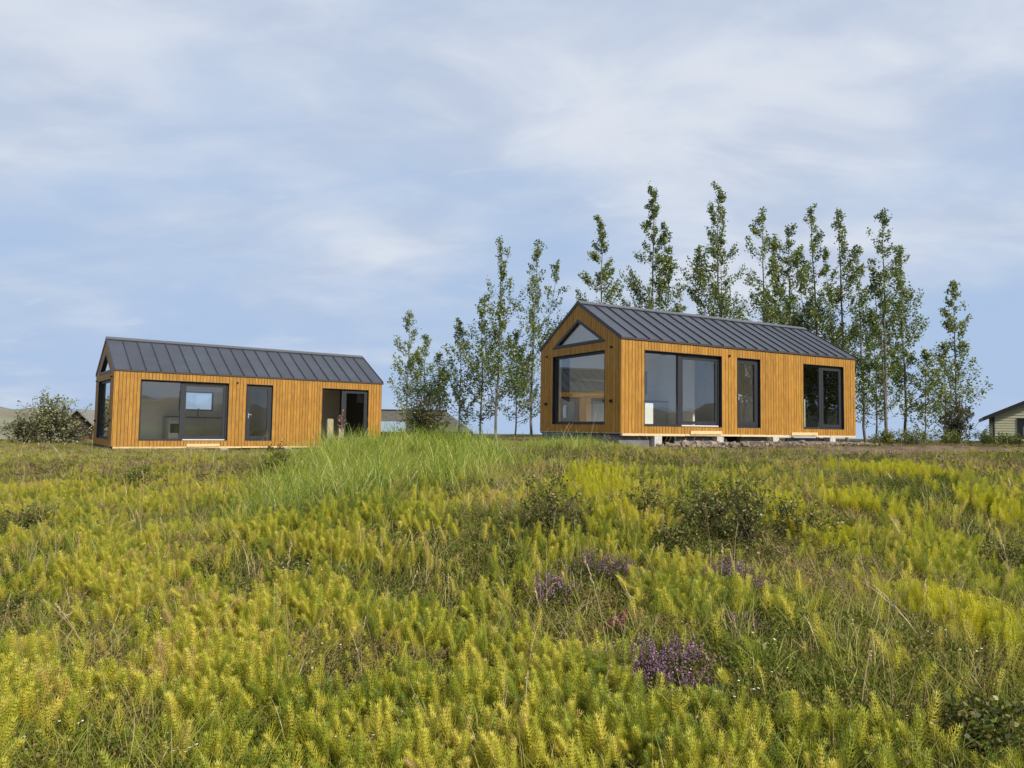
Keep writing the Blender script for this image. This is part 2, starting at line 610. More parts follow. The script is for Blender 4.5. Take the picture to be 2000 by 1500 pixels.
def ground_mat():
    m, nd, lk = new_mat('meadow_soil')
    out = nd.new('ShaderNodeOutputMaterial')
    p = nd.new('ShaderNodeBsdfPrincipled')
    p.inputs['Roughness'].default_value = 0.95
    p.inputs['Specular IOR Level'].default_value = 0.1
    geo = nd.new('ShaderNodeNewGeometry')
    n = nd.new('ShaderNodeTexNoise')
    n.inputs['Scale'].default_value = 0.9
    n.inputs['Detail'].default_value = 8
    n.inputs['Roughness'].default_value = 0.65
    lk.new(geo.outputs['Position'], n.inputs['Vector'])
    c = ramp_node(nd, lk, n.outputs['Fac'], [(0.3, (0.035, 0.045, 0.012)), (0.48, (0.075, 0.075, 0.022)), (0.6, (0.11, 0.085, 0.035)), (0.75, (0.12, 0.12, 0.03))])
    n2 = nd.new('ShaderNodeTexNoise')
    n2.inputs['Scale'].default_value = 24
    n2.inputs['Detail'].default_value = 4
    lk.new(geo.outputs['Position'], n2.inputs['Vector'])
    b = nd.new('ShaderNodeBump')
    b.inputs['Strength'].default_value = 0.8
    b.inputs['Distance'].default_value = 0.03
    lk.new(n2.outputs['Fac'], b.inputs['Height'])
    lk.new(b.outputs[0], p.inputs['Normal'])
    lk.new(c, p.inputs['Base Color'])
    lk.new(p.outputs[0], out.inputs[0])
    return m


M['ground'] = ground_mat()


# ------------------------------------------------------------------ ground
def ticks(lo, hi, step, far):
    core = np.arange(lo, hi + 1e-6, step)
    up, s, x = [], step, hi
    while x < far:
        s *= 1.12
        x += s
        up.append(x)
    dn, s, x = [], step, lo
    while x > -far:
        s *= 1.12
        x -= s
        dn.append(x)
    return np.array(dn[::-1] + list(core) + up)


def build_ground():
    xs = ticks(-24, 26, 0.2, 7000)
    ys = ticks(-1, 42, 0.2, 7000)
    X, Y = np.meshgrid(xs, ys)
    Z = ground(X, Y)
    v = np.stack([X, Y, Z], -1).reshape(-1, 3)
    nx, ny = len(xs), len(ys)
    i = np.arange(nx * ny).reshape(ny, nx)
    f = np.stack([i[:-1, :-1], i[:-1, 1:], i[1:, 1:], i[1:, :-1]], -1).reshape(-1, 4)
    o = link('ground', mesh_from('ground', v, f, M['ground'], True))
    tag(o, kind='structure')


build_ground()


def ridge_terrain(name, az0, az1, dist, depth, heights, mat, seed, base=-62 + CAMZ, amp=.5):
    """a band of hills: rows of a height field along an arc of azimuths (clockwise from +Y)"""
    r = np.random.default_rng(seed)
    na, nd_ = 160, 22
    az = np.linspace(az0, az1, na)
    t = np.linspace(0, 1, nd_)
    A, T = np.meshgrid(az, t)
    prof = np.interp(az, np.linspace(az0, az1, len(heights)), heights)
    rough = np.zeros_like(A)
    for k in range(26):
        fr = r.uniform(20, 220)
        rough += np.sin(A * fr + r.uniform(0, 6.28) + T * r.uniform(-9, 9)) * 8 / fr
    shape = np.sin(np.clip(T, 0, 1) * math.pi) ** 1.2
    Hh = prof[None] * shape * (1 + amp * rough)
    Rr = dist + depth * (T - 0.5)
    v = np.stack([np.sin(A) * Rr, np.cos(A) * Rr, base + Hh], -1).reshape(-1, 3)
    i = np.arange(na * nd_).reshape(nd_, na)
    f = np.stack([i[:-1, :-1], i[:-1, 1:], i[1:, 1:], i[1:, :-1]], -1).reshape(-1, 4)
    o = link(name, mesh_from(name, v, f, mat, True))
    tag(o, kind='structure')
    return o


M['hill'] = simple('grassy_hillside', (0.17, 0.20, 0.12), 0.95, var=0.3, nscale=0.012, col2=(0.15, 0.115, 0.085))
M['mountain'] = simple('haze_blue_mountain', (0.13, 0.22, 0.30), 0.95, var=0.2, nscale=0.002)  # distance haze is put into the rock colour as blue; no air volume
ridge_terrain('hills', R_(-60), R_(-22), 900, 700, [84, 90, 88, 82, 78, 74, 66, 40], M['hill'], 3, amp=.06)
M['moor'] = simple('dark_moor', (0.045, 0.05, 0.028), 0.95, var=0.3, nscale=0.02)
ridge_terrain('ridge', R_(80), R_(170), 520, 420, [76, 78, 80, 79, 77, 80, 82, 78, 76], M['moor'], 9, amp=.05)
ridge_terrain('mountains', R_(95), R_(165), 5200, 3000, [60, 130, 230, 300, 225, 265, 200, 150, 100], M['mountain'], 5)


# ------------------------------------------------------------------ the two timber cabins
S = 2.6 / 2.75
CW, CHR, CL, CHW = 4.0, 3.788, 9.764, 2.6
SLOPE = (CHR - CHW) / (CW / 2)
unit = MB()
unit.box(-.5, .5, -.5, .5, -.5, .5)
UNIT = unit.mesh('plank', M['plank'])


def opening_ring(mb, u0, u1, h0, h1, w, y0, y1):
    mb.box(u0, u0 + w, y0, y1, h0, h1)
    mb.box(u1 - w, u1, y0, y1, h0, h1)
    mb.box(u0 + w, u1 - w, y0, y1, h0, h0 + w)
    mb.box(u0 + w, u1 - w, y0, y1, h1 - w, h1)


def swap(mb):
    """front wall coordinates (u, depth, h) -> gable wall coordinates (depth, u, h)"""
    for i in range(len(mb.v)):
        mb.v[i] = mb.v[i][:, [1, 0, 2]]
    mb.f = [f[::-1] for f in mb.f]
    return mb


def make_cabin(loc, yaw, label, ground_drop, seed, right):
    r = random.Random(seed)
    root = empty('timber_cabin', loc, yaw)
    tag(root, label, 'cabin', 'twin golden timber cabins')
    OP = [(.78, 3.67, .20, 2.27), (4.29, 5.27, .20, 2.27), (7.20, 9.17, .20, 2.25)]
    GW = (.69, 3.31, .23, 2.28)

    # --- structural walls (dark membrane outside, paint inside)
    w = MB()
    cuts = [0.0] + [c for o in OP for c in o[:2]] + [CL]
    for a, b in zip(cuts[:-1], cuts[1:]):
        o = next((o for o in OP if abs(o[0] - a) < 1e-6), None)
        if o:
            w.box(a, b, .003, .10, 0, o[2])
            w.box(a, b, .003, .10, o[3], 2.55)
        else:
            w.box(a, b, .003, .10, 0, 2.55)
    w.box(0, CL, 3.90, 3.997, 0, 1.32)
    w.box(0, CL, 3.90, 3.997, 2.08, 2.55)
    w.box(0, 2.87, 3.90, 3.997, 1.32, 2.08)
    w.box(4.18, CL, 3.90, 3.997, 1.32, 2.08)
    # far gable
    w.prism([(.101, 0), (3.899, 0), (3.899, 2.55), (2.0, 3.70), (.101, 2.55)], 0, CL - .10, CL - .003)
    # near gable around window and triangle
    g0, g1, h0, h1 = GW
    w.box(.003, .10, .101, g0, 0, 2.50)
    w.box(.003, .10, g1, 3.899, 0, 2.50)
    w.box(.003, .10, g0, g1, 0, h0)
    w.box(.003, .10, g0, g1, h1, 2.50)
    w.prism([(.101, 2.505), (.61, 2.505), (2.0, 3.29), (2.0, 3.70)], 0, .003, .10)
    w.prism([(2.0, 3.29), (3.39, 2.505), (3.899, 2.505), (2.0, 3.70)], 0, .003, .10)
    w.build('wall', M['wall_core'], root)
    iw = MB()
    for a, b in zip(cuts[:-1], cuts[1:]):
        o = next((o for o in OP if abs(o[0] - a) < 1e-6), None)
        if o:
            iw.box(a, b, .102, .112, .05, o[2])
            iw.box(a, b, .102, .112, o[3], 2.55)
        else:
            iw.box(max(a, .11), min(b, CL - .11), .102, .112, .05, 2.55)
    iw.box(.11, CL - .11, 3.885, 3.897, .05, 1.32)
    iw.box(.11, CL - .11, 3.885, 3.897, 2.08, 2.55)
    iw.box(.11, 2.87, 3.885, 3.897, 1.32, 2.08)
    iw.box(4.18, CL - .11, 3.885, 3.897, 1.32, 2.08)
    iw.box(.102, .112, .115, g0, .05, 2.5)
    iw.box(.102, .112, g1, 3.88, .05, 2.5)
    iw.box(.102, .112, g0, g1, h1, 2.5)
    iw.build('inner_wall', M['inner'], root)
    pt = MB()
    pt.box(4.56, 4.64, 2.1, 3.88, .16, 2.62)
    pt.box(5.90, 5.98, .115, 3.88, .16, 2.62)
    pt.box(4.64, 9.65, .115, 3.88, 2.45, 2.50)
    pt.build('partition', M['inner'], root)
    fl = MB()
    fl.box(.05, CL - .05, .05, CW - .05, .02, .15)
    fl.build('floor', M['floor'], root)

    # --- cladding planks
    def plank(cx, cy, cz, sx, sy, sz, on_gable=False):
        o = link('plank', UNIT, root)
        o.location = (cx, cy, cz)
        o.scale = (sx, sy, sz)
        return o

    def columns(a, b):
        n = max(1, round((b - a) / .113))
        ws = [r.choice((.9, 1.0, 1.0, 1.12)) for _ in range(n)]
        t = sum(ws)
        x, out = a, []
        for q in ws:
            out.append((x, x + q * (b - a) / t))
            x += q * (b - a) / t
        return out
    gap = .013
    for a, b in zip(cuts[:-1], cuts[1:]):
        o = next((o for o in OP if abs(o[0] - a) < 1e-6), None)
        for c0, c1 in columns(a, b):
            spans = [(0, o[2]), (o[3], 2.545)] if o else [(0, 2.545)]
            for z0, z1 in spans:
                t = .022 + r.uniform(0, .004)
                plank((c0 + c1) / 2, -t / 2, (z0 + z1) / 2, c1 - c0 - gap, t, z1 - z0)

    def gable_piece(c0, c1, z0a, z0b, z1a, z1b):
        """a plank on the gable with raked ends"""
        t = .022 + r.uniform(0, .004)
        c0, c1 = c0 + gap / 2, c1 - gap / 2
        mb = MB()
        v = []
        for zz in ((z0a, z0b), (z1a, z1b)):
            for cc, z in ((c0, zz[0]), (c1, zz[1])):
                v += [(-t, cc, z), (0, cc, z)]
        mb.hexa(v)
        mb.build('plank', M['plank'], root)

    def top(g):
        return CHW - .06 + min(g, CW - g) * SLOPE

    def tri_h(g):
        return 2.51 + (1.39 - abs(g - 2.0)) / 1.39 * .78
    for a, b in ((-.024, g0), (g0, 2.0), (2.0, g1), (g1, CW + .02)):
        for c0, c1 in columns(a, b):
            inside = c0 >= g0 - 1e-6 and c1 <= g1 + 1e-6
            tt0, tt1 = top(max(c0, 0)), top(min(c1, CW))
            if not inside:
                gable_piece(c0, c1, 0, 0, tt0, tt1)
            else:
                gable_piece(c0, c1, 0, 0, h0, h0)
                gable_piece(c0, c1, h1, h1, 2.505, 2.505)
                gable_piece(c0, c1, max(2.51, tri_h(c0)), max(2.51, tri_h(c1)), tt0, tt1)

    # --- windows
    def pane(mb_args, parent, gable=False):
        g = MB()
        g.box(*mb_args)
        if gable:
            swap(g)
        p = g.build('pane', M['glass'], parent)
        return p

    def liner(u0, u1, h0_, h1_, gable=False):
        l = MB()
        opening_ring(l, u0, u1, h0_, h1_, .012, -.03, .07)
        if gable:
            swap(l)
        return l

    # sliding door window
    u0, u1, a0, a1 = OP[0]
    fr = MB()
    opening_ring(fr, u0 + .012, u1 - .012, a0 + .012, a1 - .012, .05, .075, .16)
    fr.box(2.07, 2.17, .070, .158, a0 + .063, a1 - .063)
    win = fr.build('window', M['frame'], root)
    liner(u0, u1, a0, a1).build('reveal', M['liner'], win)
    sash = MB()
    opening_ring(sash, 2.172, u1 - .075, a0 + .075, a1 - .075, .085, .085, .135)
    sash.build('sash', M['frame'], win)
    th = MB()
    th.box(2.18, u1 - .08, .04, .080, a0 + .015, a0 + .05)
    th.build('threshold', M['alu'], win)
    pane((u0 + .065, 2.068, .115, .121, a0 + .065, a1 - .065), win)
    pane((2.26, u1 - .162, .105, .111, a0 + .162, a1 - .162), win)
    # narrow glazed door
    u0, u1, a0, a1 = OP[1]
    fr = MB()
    opening_ring(fr, u0 + .012, u1 - .012, a0 + .012, a1 - .012, .05, .06, .14)
    win = fr.build('glazed_door', M['frame'], root)
    liner(u0, u1, a0, a1).build('reveal', M['liner'], win)
    sash = MB()
    opening_ring(sash, u0 + .064, u1 - .064, a0 + .064, a1 - .064, .11, .05, .12)
    sash.build('sash', M['frame'], win)
    pane((u0 + .172, u1 - .172, .08, .086, a0 + .172, a1 - .172), win)
    hd = MB()
    hd.box(u0 + .10, u0 + .13, .02, .049, 1.02, 1.20)
    hd.box(u0 + .10, u0 + .23, .005, .019, 1.14, 1.165)
    hd.build('handle', M['steel'], win)
    # double window
    u0, u1, a0, a1 = OP[2]
    fr = MB()
    opening_ring(fr, u0 + .012, u1 - .012, a0 + .012, a1 - .012, .05, .06, .14)
    um = 8.10
    fr.box(um - .05, um + .05, .055, .138, a0 + .063, a1 - .063)
    win = fr.build('window', M['frame'], root)
    liner(u0, u1, a0, a1).build('reveal', M['liner'], win)
    sash = MB()
    opening_ring(sash, um + .052, u1 - .064, a0 + .064, a1 - .064, .09, .05, .12)
    sash.build('sash', M['frame'], win)
    pane((u0 + .064, um - .052, .08, .086, a0 + .064, a1 - .064), win)
    pane((um + .142, u1 - .154, .08, .086, a0 + .154, a1 - .154), win)
    # big gable window
    fr = MB()
    opening_ring(fr, g0 + .012, g1 - .012, h0 + .012, h1 - .012, .07, .05, .14)
    win = swap(fr).build('window', M['frame'], root)
    liner(g0, g1, h0, h1, True).build('reveal', M['liner'], win)
    pane((g0 + .083, g1 - .083, .09, .096, h0 + .083, h1 - .083), win, True)
    # triangular gable window
    def tri(inset):
        # inward offset of the triangle
        b = 2.515 + inset
        k = .78 / 1.39
        ap = 3.29 - inset * math.sqrt(1 + k * k)
        half = (ap - b) / k
        return [(2.0 - half, b), (2.0 + half, b), (2.0, ap)]
    fr = MB()
    A, B = tri(.004), tri(.085)
    for i in range(3):
        j = (i + 1) % 3
        fr.prism([A[i], A[j], B[j], B[i]], 0, -.028, .09)
    win = fr.build('triangle_window', M['frame'], root)
    gm = MB()
    gm.prism(tri(.087), 0, .045, .051)
    gm.build('pane', M['glass'], win)
    # kitchen window at the back
    fr = MB()
    opening_ring(fr, 2.87, 4.18, 1.32, 2.08, .05, 3.90, 3.98)
    win = fr.build('window', M['frame'], root)
    pane((2.925, 4.125, 3.94, 3.946, 1.375, 2.025), win)

    # --- roof
    def slab(name, g_a, g_b, mat, parent, x0, x1, lift0, lift1):
        """sheet on the front slope between depth g_a and g_b"""
        mb = MB()
        ca = math.atan(SLOPE)
        nx, nz = -math.sin(ca), math.cos(ca)
        v = []
        for lf in (lift0, lift1):
            for g in (g_a, g_b):
                z = CHW - .012 + g * SLOPE
                for x in (x0, x1):
                    v.append((x, g + nx * lf, z + nz * lf))
        mb.hexa(v)
        return mb.build(name, mat, parent)
    dk = MB()
    ov = .035
    dk.prism([(-ov, CHW - .075 - ov * SLOPE), (2.0, CHR - .075), (CW + ov, CHW - .075 - ov * SLOPE), (CW + ov, CHW - .015 - ov * SLOPE), (2.0, CHR - .015), (-ov, CHW - .015 - ov * SLOPE)], 0, -.03, CL + .03)
    roof = dk.build('roof', M['trim'], root)
    ceil = MB()
    ceil.prism([(.12, 2.50), (2.0, 3.66), (3.88, 2.50), (3.88, 2.485), (2.0, 3.645), (.12, 2.485)], 0, .115, 4.55)
    ceil.build('ceiling', M['inner'], root)
    pitch = CL / 21
    pan = None
    for i in range(21):
        x0, x1 = i * pitch + .004, (i + 1) * pitch - .004
        if i == 0:
            x0 = -.026
        if i == 20:
            x1 = CL + .026
        slab('roof_panel', -.045, 1.93, M['roof'], roof, x0, x1, 0.001, .010)
        if i:
            slab('seam', -.046, 1.93, M['trim'], roof, i * pitch - .012, i * pitch + .012, 0.0, .042)
    rc = MB()
    z0 = CHR + .005
    rc.prism([(2.0, z0 + .045), (1.86, z0 + .045 - .14 * SLOPE), (1.86, z0 + .02 - .14 * SLOPE), (2.0, z0 + .02), (2.14, z0 + .02 - .14 * SLOPE), (2.14, z0 + .045 - .14 * SLOPE)], 0, -.04, CL + .04)
    rc.build('ridge_cap', M['ridge'], roof)
    fa = MB()
    fa.box(-.028, CL + .028, -.048, -.036, 2.52, 2.575)
    fa.build('fascia', M['brown_trim'], roof)
    vg = MB()
    for sgn in (0, 1):
        for x in (-.046, CL + .031):
            q = [(-.05, CHW - .10), (2.0, CHR - .07), (2.0, CHR + .035), (-.05, CHW + .005)]
            if sgn:
                q = [(CW - a, b) for a, b in q][::-1]
            vg.prism(q, 0, x, x + .015)
    vg.build('verge_trim', M['trim'], roof)

    # --- small wall fittings
    for (g, h, s) in ((.38, 2.33, .05), (.39, .87, .075), (3.65, .85, .075), (3.63, 2.31, .05)):
        mb = MB()
        mb.box(-.075, -.027, g - s / 2, g + s / 2, h - s / 2, h + s / 2)
        mb.box(-.10, -.076, g - s / 4, g + s / 4, h - s / 4, h + s / 4)
        mb.build('wall_fitting', M['black'], root)
    mb = MB()
    mb.box(3.94, 3.99, -.07, -.027, 2.275, 2.325)
    mb.box(3.952, 3.978, -.09, -.071, 2.287, 2.313)
    mb.build('wall_fitting', M['black'], root)

    # --- interior fittings
    kc = MB()
    kc.box(2.93, 4.55, 3.27, 3.88, .20, 1.02)
    kit = kc.build('kitchen_cabinet', M['cabinet'], root)
    ct = MB()
    ct.box(2.30, 4.553, 3.23, 3.882, 1.025, 1.065)
    ct.build('worktop', M['black'], kit)
    for k in range(3):
        for ua, ub in ((2.95, 3.70), (3.73, 4.53)):
            d = MB()
            d.box(ua, ub, 3.25, 3.268, .25 + k * .26, .48 + k * .26)
            dr = d.build('drawer', M['cabinet'], kit)
    lf = MB()
    lf.box(2.30, 2.395, 3.27, 3.88, .16, 1.02)
    lf.build('cabinet_end', M['cabinet'], root)
    ob = MB()
    ob.box(2.40, 2.92, 3.28, 3.87, .2, 1.02)
    oven = ob.build('oven', M['steel'], root)
    od = MB()
    od.box(2.45, 2.87, 3.262, 3.279, .42, .78)
    od.build('oven_door', M['black'], oven)
    oh = MB()
    oh.tube([(2.47, 3.235, .83), (2.66, 3.23, .83), (2.85, 3.235, .83)], [.012] * 3, 6)
    oh.build('oven_handle', M['steel'], oven)
    for k in range(4):
        kb = MB()
        kb.tube([(2.50 + k * .105, 3.285, .94), (2.50 + k * .105, 3.25, .94)], [.022, .02], 8)
        kb.build('knob', M['black'], oven)
    tp = MB()
    tp.tube([(3.55, 3.72, 1.06), (3.55, 3.72, 1.34), (3.55, 3.66, 1.40), (3.55, 3.56, 1.40), (3.55, 3.53, 1.34)], [.014] * 5, 6)
    tp.build('tap', M['black'], root)
    hood = MB()
    hood.box(1.05, 2.2, 3.55, 3.88, 1.62, 1.70)
    hood.build('shelf', M['inner'], root)
    if right:
        # raw board ledge, white bench and a dark drape behind the big gable window
        b = MB()
        b.box(.35, .52, .9, 3.15, 1.05, 1.18)
        b.build('ledge_board', M['raw_timber'], root)
        b = MB()
        b.box(.9, 1.75, .75, 2.85, .16, .86)
        b.build('white_bench', M['inner'], root)
        b = MB()
        for k in range(7):
            y = 2.78 + k * .055
            b.box(.20 + .02 * (k % 2), .24 + .02 * (k % 2), y, y + .056, .9 + .02 * k, 2.25)
        b.build('dark_drape', M['dark_curtain'], root)
        b = MB()
        for k in range(9):
            x = 7.28 + k * .045
            b.box(x, x + .046, .30 + .02 * (k % 2), .34 + .02 * (k % 2), .2, 1.15)
        b.build('curtain', M['curtain'], root)
    # --- underside: sill timber, skirting, footings
    s0 = MB()
    x = 0.02
    while x < CL - .05:
        x2 = min(x + r.uniform(1.5, 2.6), CL - .01)
        s0.box(x, x2 - .02, -.030 - r.uniform(0, .012), .10, -.055 - r.uniform(0, .01), -.004)
        x = x2
    s0.build('sill_timber', M['raw_timber'], root)
    gsk = MB()
    gsk.box(-.02, .08, .06, CW - .02, -.045, -.004)
    gsk.build('gable_sill', M['wall_core'], root)
    sk = MB()
    low = -ground_drop - .35
    sk.box(.02, .16, .12, CW - .05, low, -.05)
    sk.box(.165, 1.10, .12, .24, low, -.06)
    for a, b in ((2.0, 3.42), (4.6, 5.75), (6.7, 8.4)):
        sk.box(a, b, .15, .27, low, -.06 - r.uniform(0, .03))
    sk.box(.165, CL - .1, 3.6, 3.75, low, -.06)
    sk.build('foundation', M['skirt'], root)
    for u in (1.24, 3.57, 5.90, 8.55):
        mb = MB()
        mb.box(u - .13, u + .13, -.06, .20, low, -.068)
        mb.build('footing', M['concrete'], root)
    return root


YR, YL = .5191, .6446
LOC_R = (3.0711 * S, 20.6203 * S, -.1122 * S + CAMZ)
LOC_L = (-13.9119 * S, 25.6709 * S, -.8615 * S + CAMZ)
cabR = make_cabin(LOC_R, YR, 'larger-looking golden timber cabin in front of the tall poplar row, on white footings', .30, 11, True)
cabL = make_cabin(LOC_L, YL, 'golden timber cabin on the left, half sunk behind the green grass', .20, 12, False)


def loc_of(cab, yaw, base, u, g, h):
    c, s = math.cos(yaw), math.sin(yaw)
    return (base[0] + u * c - g * s, base[1] + u * s + g * c, base[2] + h)


# short raw boards leaning on the sills
def raw_board(yaw, base, u0, u1, h0, h1, lab):
    o = MB()
    L_ = u1 - u0
    o.box(-L_ / 2, L_ / 2, -.02, .02, -(h1 - h0) / 2, (h1 - h0) / 2)
    b = o.build('raw_board', M['raw_timber'])
    b.location = loc_of(None, yaw, base, (u0 + u1) / 2, -.05, (h0 + h1) / 2)
    b.rotation_euler = (0, R_(-.4), yaw)
    tag(b, lab, 'board', 'loose raw boards at the cabin sills')


raw_board(YR, LOC_R, 2.42, 3.63, -.008, .09, 'short raw pine board below the sliding window of the poplar-backed cabin')
raw_board(YR, LOC_R, 6.59, 7.81, -.008, .085, 'short raw pine board near the far end of the poplar-backed cabin')
raw_board(YL, LOC_L, 2.30, 3.40, -.008, .09, 'short raw pine board at the foot of the left cabin')


# ------------------------------------------------------------------ trees
def rand_unit(r, n):
    v = r.normal(size=(n, 3))
    return v / np.linalg.norm(v, axis=1)[:, None]


def leaf_mesh(name, pos, size, mat, r, aspect=.75, droop=0.0):
    """one folded diamond per leaf"""
    n = len(pos)
    a = rand_unit(r, n)
    a[:, 2] = a[:, 2] * .8 - droop
    a /= np.linalg.norm(a, axis=1)[:, None]
    b = np.cross(a, rand_unit(r, n))
    b /= np.linalg.norm(b, axis=1)[:, None] + 1e-9
    s = (size * r.uniform(.65, 1.25, n))[:, None]
    v = np.empty((n, 4, 3))
    v[:, 0] = pos - a * s * .5
    v[:, 1] = pos + b * s * aspect * .5 + a * s * .05
    v[:, 2] = pos + a * s * .5
    v[:, 3] = pos - b * s * aspect * .5 + a * s * .05
    f = np.arange(n * 4).reshape(n, 4)
    return mesh_from(name, v.reshape(-1, 3), f, mat)


def bez(p0, p1, p2, n):
    t = np.linspace(0, 1, n)[:, None]
    return (1 - t) ** 2 * p0 + 2 * t * (1 - t) * p1 + t ** 2 * p2


def poplar(x, y, top_z, spread, seed, label, dens=1.0, crown0=.10, forks=0, group=None, lean=0.0, leaf=.107):
    r = np.random.default_rng(seed)
    z0 = float(ground(x, y))
    H = top_z - z0
    root = empty('poplar_tree', (x, y, z0 - .03))
    tag(root, label, 'tree', group)
    tr = MB()
    nseg = 14
    t = np.linspace(0, 1, nseg)
    wob = np.cumsum(r.normal(0, .035, (nseg, 2)), axis=0) * (H / 12)
    axis = np.stack([wob[:, 0] + lean * t ** 1.5, wob[:, 1], t * H], 1)
    axis[0, :2] = 0
    r0 = .0058 * H + .015
    tr.tube(axis, np.maximum(r0 * (1 - t) ** .8, .008), 7)
    stems = [(axis, 1.0)]
    for k in range(forks):
        s = r.uniform(.12, .45)
        i0 = int(s * (nseg - 1))
        p0 = axis[i0]
        ang = r.uniform(0, 6.28)
        top = r.uniform(.68, .93)
        off = np.array([math.cos(ang), math.sin(ang) * .5, 0]) * spread * r.uniform(.5, .95)
        p2 = np.array([axis[-1, 0], axis[-1, 1], 0]) + off + np.array([0, 0, H * top])
        p1 = p0 + off * .9 + np.array([0, 0, (p2[2] - p0[2]) * .35])
        st = bez(p0, p1, p2, 10)
        tr.tube(st, np.linspace(r0 * (1 - s) * .6, .008, 10), 5)
        stems.append((st, top))
    leaves = []
    for st, top in stems:
        main = st is axis
        hlen = st[-1, 2] - st[0, 2]
        nb = int((34 if main else 15) * (hlen / 11) ** .6) + 5
        for k in range(nb):
            s = (crown0 if main else .15) + (1 - (crown0 if main else .15)) * ((k + r.uniform(0, 1)) / nb) ** .95
            s = min(s, .985)
            p0 = np.array([np.interp(s, np.linspace(0, 1, len(st)), st[:, j]) for j in range(3)])
            ang = r.uniform(0, 6.28)
            wide = 1.8 * spread * (1.02 - s) ** .85 * r.uniform(.5, 1.25) * (1 if main else .6)
            if s < crown0 + .12 and main:
                wide *= .7
            L = max(wide, .22)
            rise = L * r.uniform(.6, 1.35)
            d = np.array([math.cos(ang), math.sin(ang), 0]) * L
            p2 = p0 + d + np.array([0, 0, rise])
            p1 = p0 + d * .75 + np.array([0, 0, rise * .3])
            br = bez(p0, p1, p2, 6)
            tr.tube(br, np.linspace(max(.005, .008 * L + .005), .003, 6), 4)
            nl = int((26 + 98 * L) * dens * r.uniform(.6, 1.4))
            tt = r.beta(2.0, 1.2, nl)
            q = np.stack([np.interp(tt, np.linspace(0, 1, 6), br[:, j]) for j in range(3)], 1)
            # small side twigs make clumps
            nc = max(2, int(L * 4))
            cl = r.integers(0, nc, nl)
            coff = r.normal(0, (.06 + .10 * (1 - s)) + .05 * L, (nc, 3))
            q = q + coff[cl] + r.normal(0, .07, (nl, 3))
            leaves.append(q)
        # leader
        nl = int(95 * dens)
        tt = 1 - r.beta(1, 2.2, nl) * .16
        q = np.stack([np.interp(tt, np.linspace(0, 1, len(st)), st[:, j]) for j in range(3)], 1)
        leaves.append(q + r.normal(0, .07, (nl, 3)))
    tr.build('trunk', M['bark'], root, smooth=True)
    link('crown', leaf_mesh('crown', np.concatenate(leaves), leaf, M['leaf_poplar'], r, .85, .25), root)
    return root


def tree_px(px, top_y, Y, spread, seed, label, **kw):
    p = at(px, 850, Y)
    tz = at(px, top_y, Y)[2]
    return poplar(p[0], p[1], tz, spread, seed, label, **kw)


GR = 'poplars behind the right cabin'
GM = 'poplars between the cabins'
# (px, top y, distance, spread m, seed, density, forks, label)
for px, ty, Y, sp, sd, de, fk, lab in (
    (1173, 432, 36, 1.25, 1, 2.0, 0, 'dense narrow poplar right above the front peak of the right cabin roof'),
    (1268, 372, 37, 1.25, 2, 1.9, 2, 'tall full poplar with a double tip, second along the right cabin roof'),
    (1328, 560, 35, .6, 3, .6, 0, 'small thin poplar shoot just right of the second roof-line poplar'),
    (1414, 363, 38, 1.5, 4, 1.45, 2, 'tallest poplar, rising over the middle of the right cabin roof'),
    (1493, 412, 38, 1.25, 5, 1.2, 1, 'tall poplar with a feathery tip, right of the tallest poplar'),
    (1548, 440, 40, 1.35, 6, 1.5, 2, 'bushy wind-blown poplar over the far half of the right cabin roof'),
    (1597, 405, 38, 1.2, 7, 1.2, 1, 'tall open poplar above the far end of the right cabin ridge'),
    (1655, 408, 37, 1.2, 8, 1.35, 1, 'tall poplar above the far eave corner of the right cabin'),
    (1690, 485, 41, 1.0, 9, 1.0, 0, 'slim shorter poplar just right of the far eave corner'),
    (1733, 415, 36, 1.25, 10, 1.25, 2, 'tall poplar with dark trunk, last tall one before the gap on the right'),
    (1768, 480, 38, 1.0, 12, 1.2, 1, 'medium poplar at the right flank of the tall poplar row'),
    (1805, 685, 37, .85, 13, 1.0, 0, 'short poplar in the gap before the lone pointed poplar'),
    (1846, 668, 39, .8, 14, 1.0, 0, 'short thin poplar leaning against the lone pointed poplar'),
    (1872, 553, 35, .85, 15, 1.2, 0, 'lone pointed poplar at the right end of the row, near the cream house'),
    (1712, 640, 42, .9, 16, .8, 0, 'low pale poplar filling the row right of the right cabin wall'),
):
    tree_px(px, ty, Y, sp, sd, lab, dens=de, forks=fk, group=GR)
for px, ty, Y, sp, sd, de, fk, lab in (
    (795, 610, 42, 1.0, 21, .85, 0, 'leftmost thin poplar between the cabins, above the round bush'),
    (826, 655, 44, 1.1, 22, .85, 1, 'second poplar from the left cabin, behind the round bush'),
    (856, 690, 43, 1.0, 23, .8, 1, 'short spreading poplar at the right shoulder of the round bush'),
    (896, 630, 40, .95, 24, 1.15, 0, 'lone slim poplar in the gap between the round bush and the tall pair'),
    (968, 472, 38, 1.15, 25, .95, 2, 'tall many-stemmed poplar midway between the cabins'),
    (938, 600, 40, .8, 26, .85, 0, 'smaller poplar left of the tall many-stemmed poplar'),
    (1006, 650, 41, 1.1, 27, .9, 1, 'low full poplar between the two tall poplars'),
    (1038, 474, 38, 1.2, 28, .95, 1, 'tall pale-barked poplar touching the front gable of the right cabin'),
):
    tree_px(px, ty, Y, sp, sd, lab, dens=de, forks=fk, group=GM)
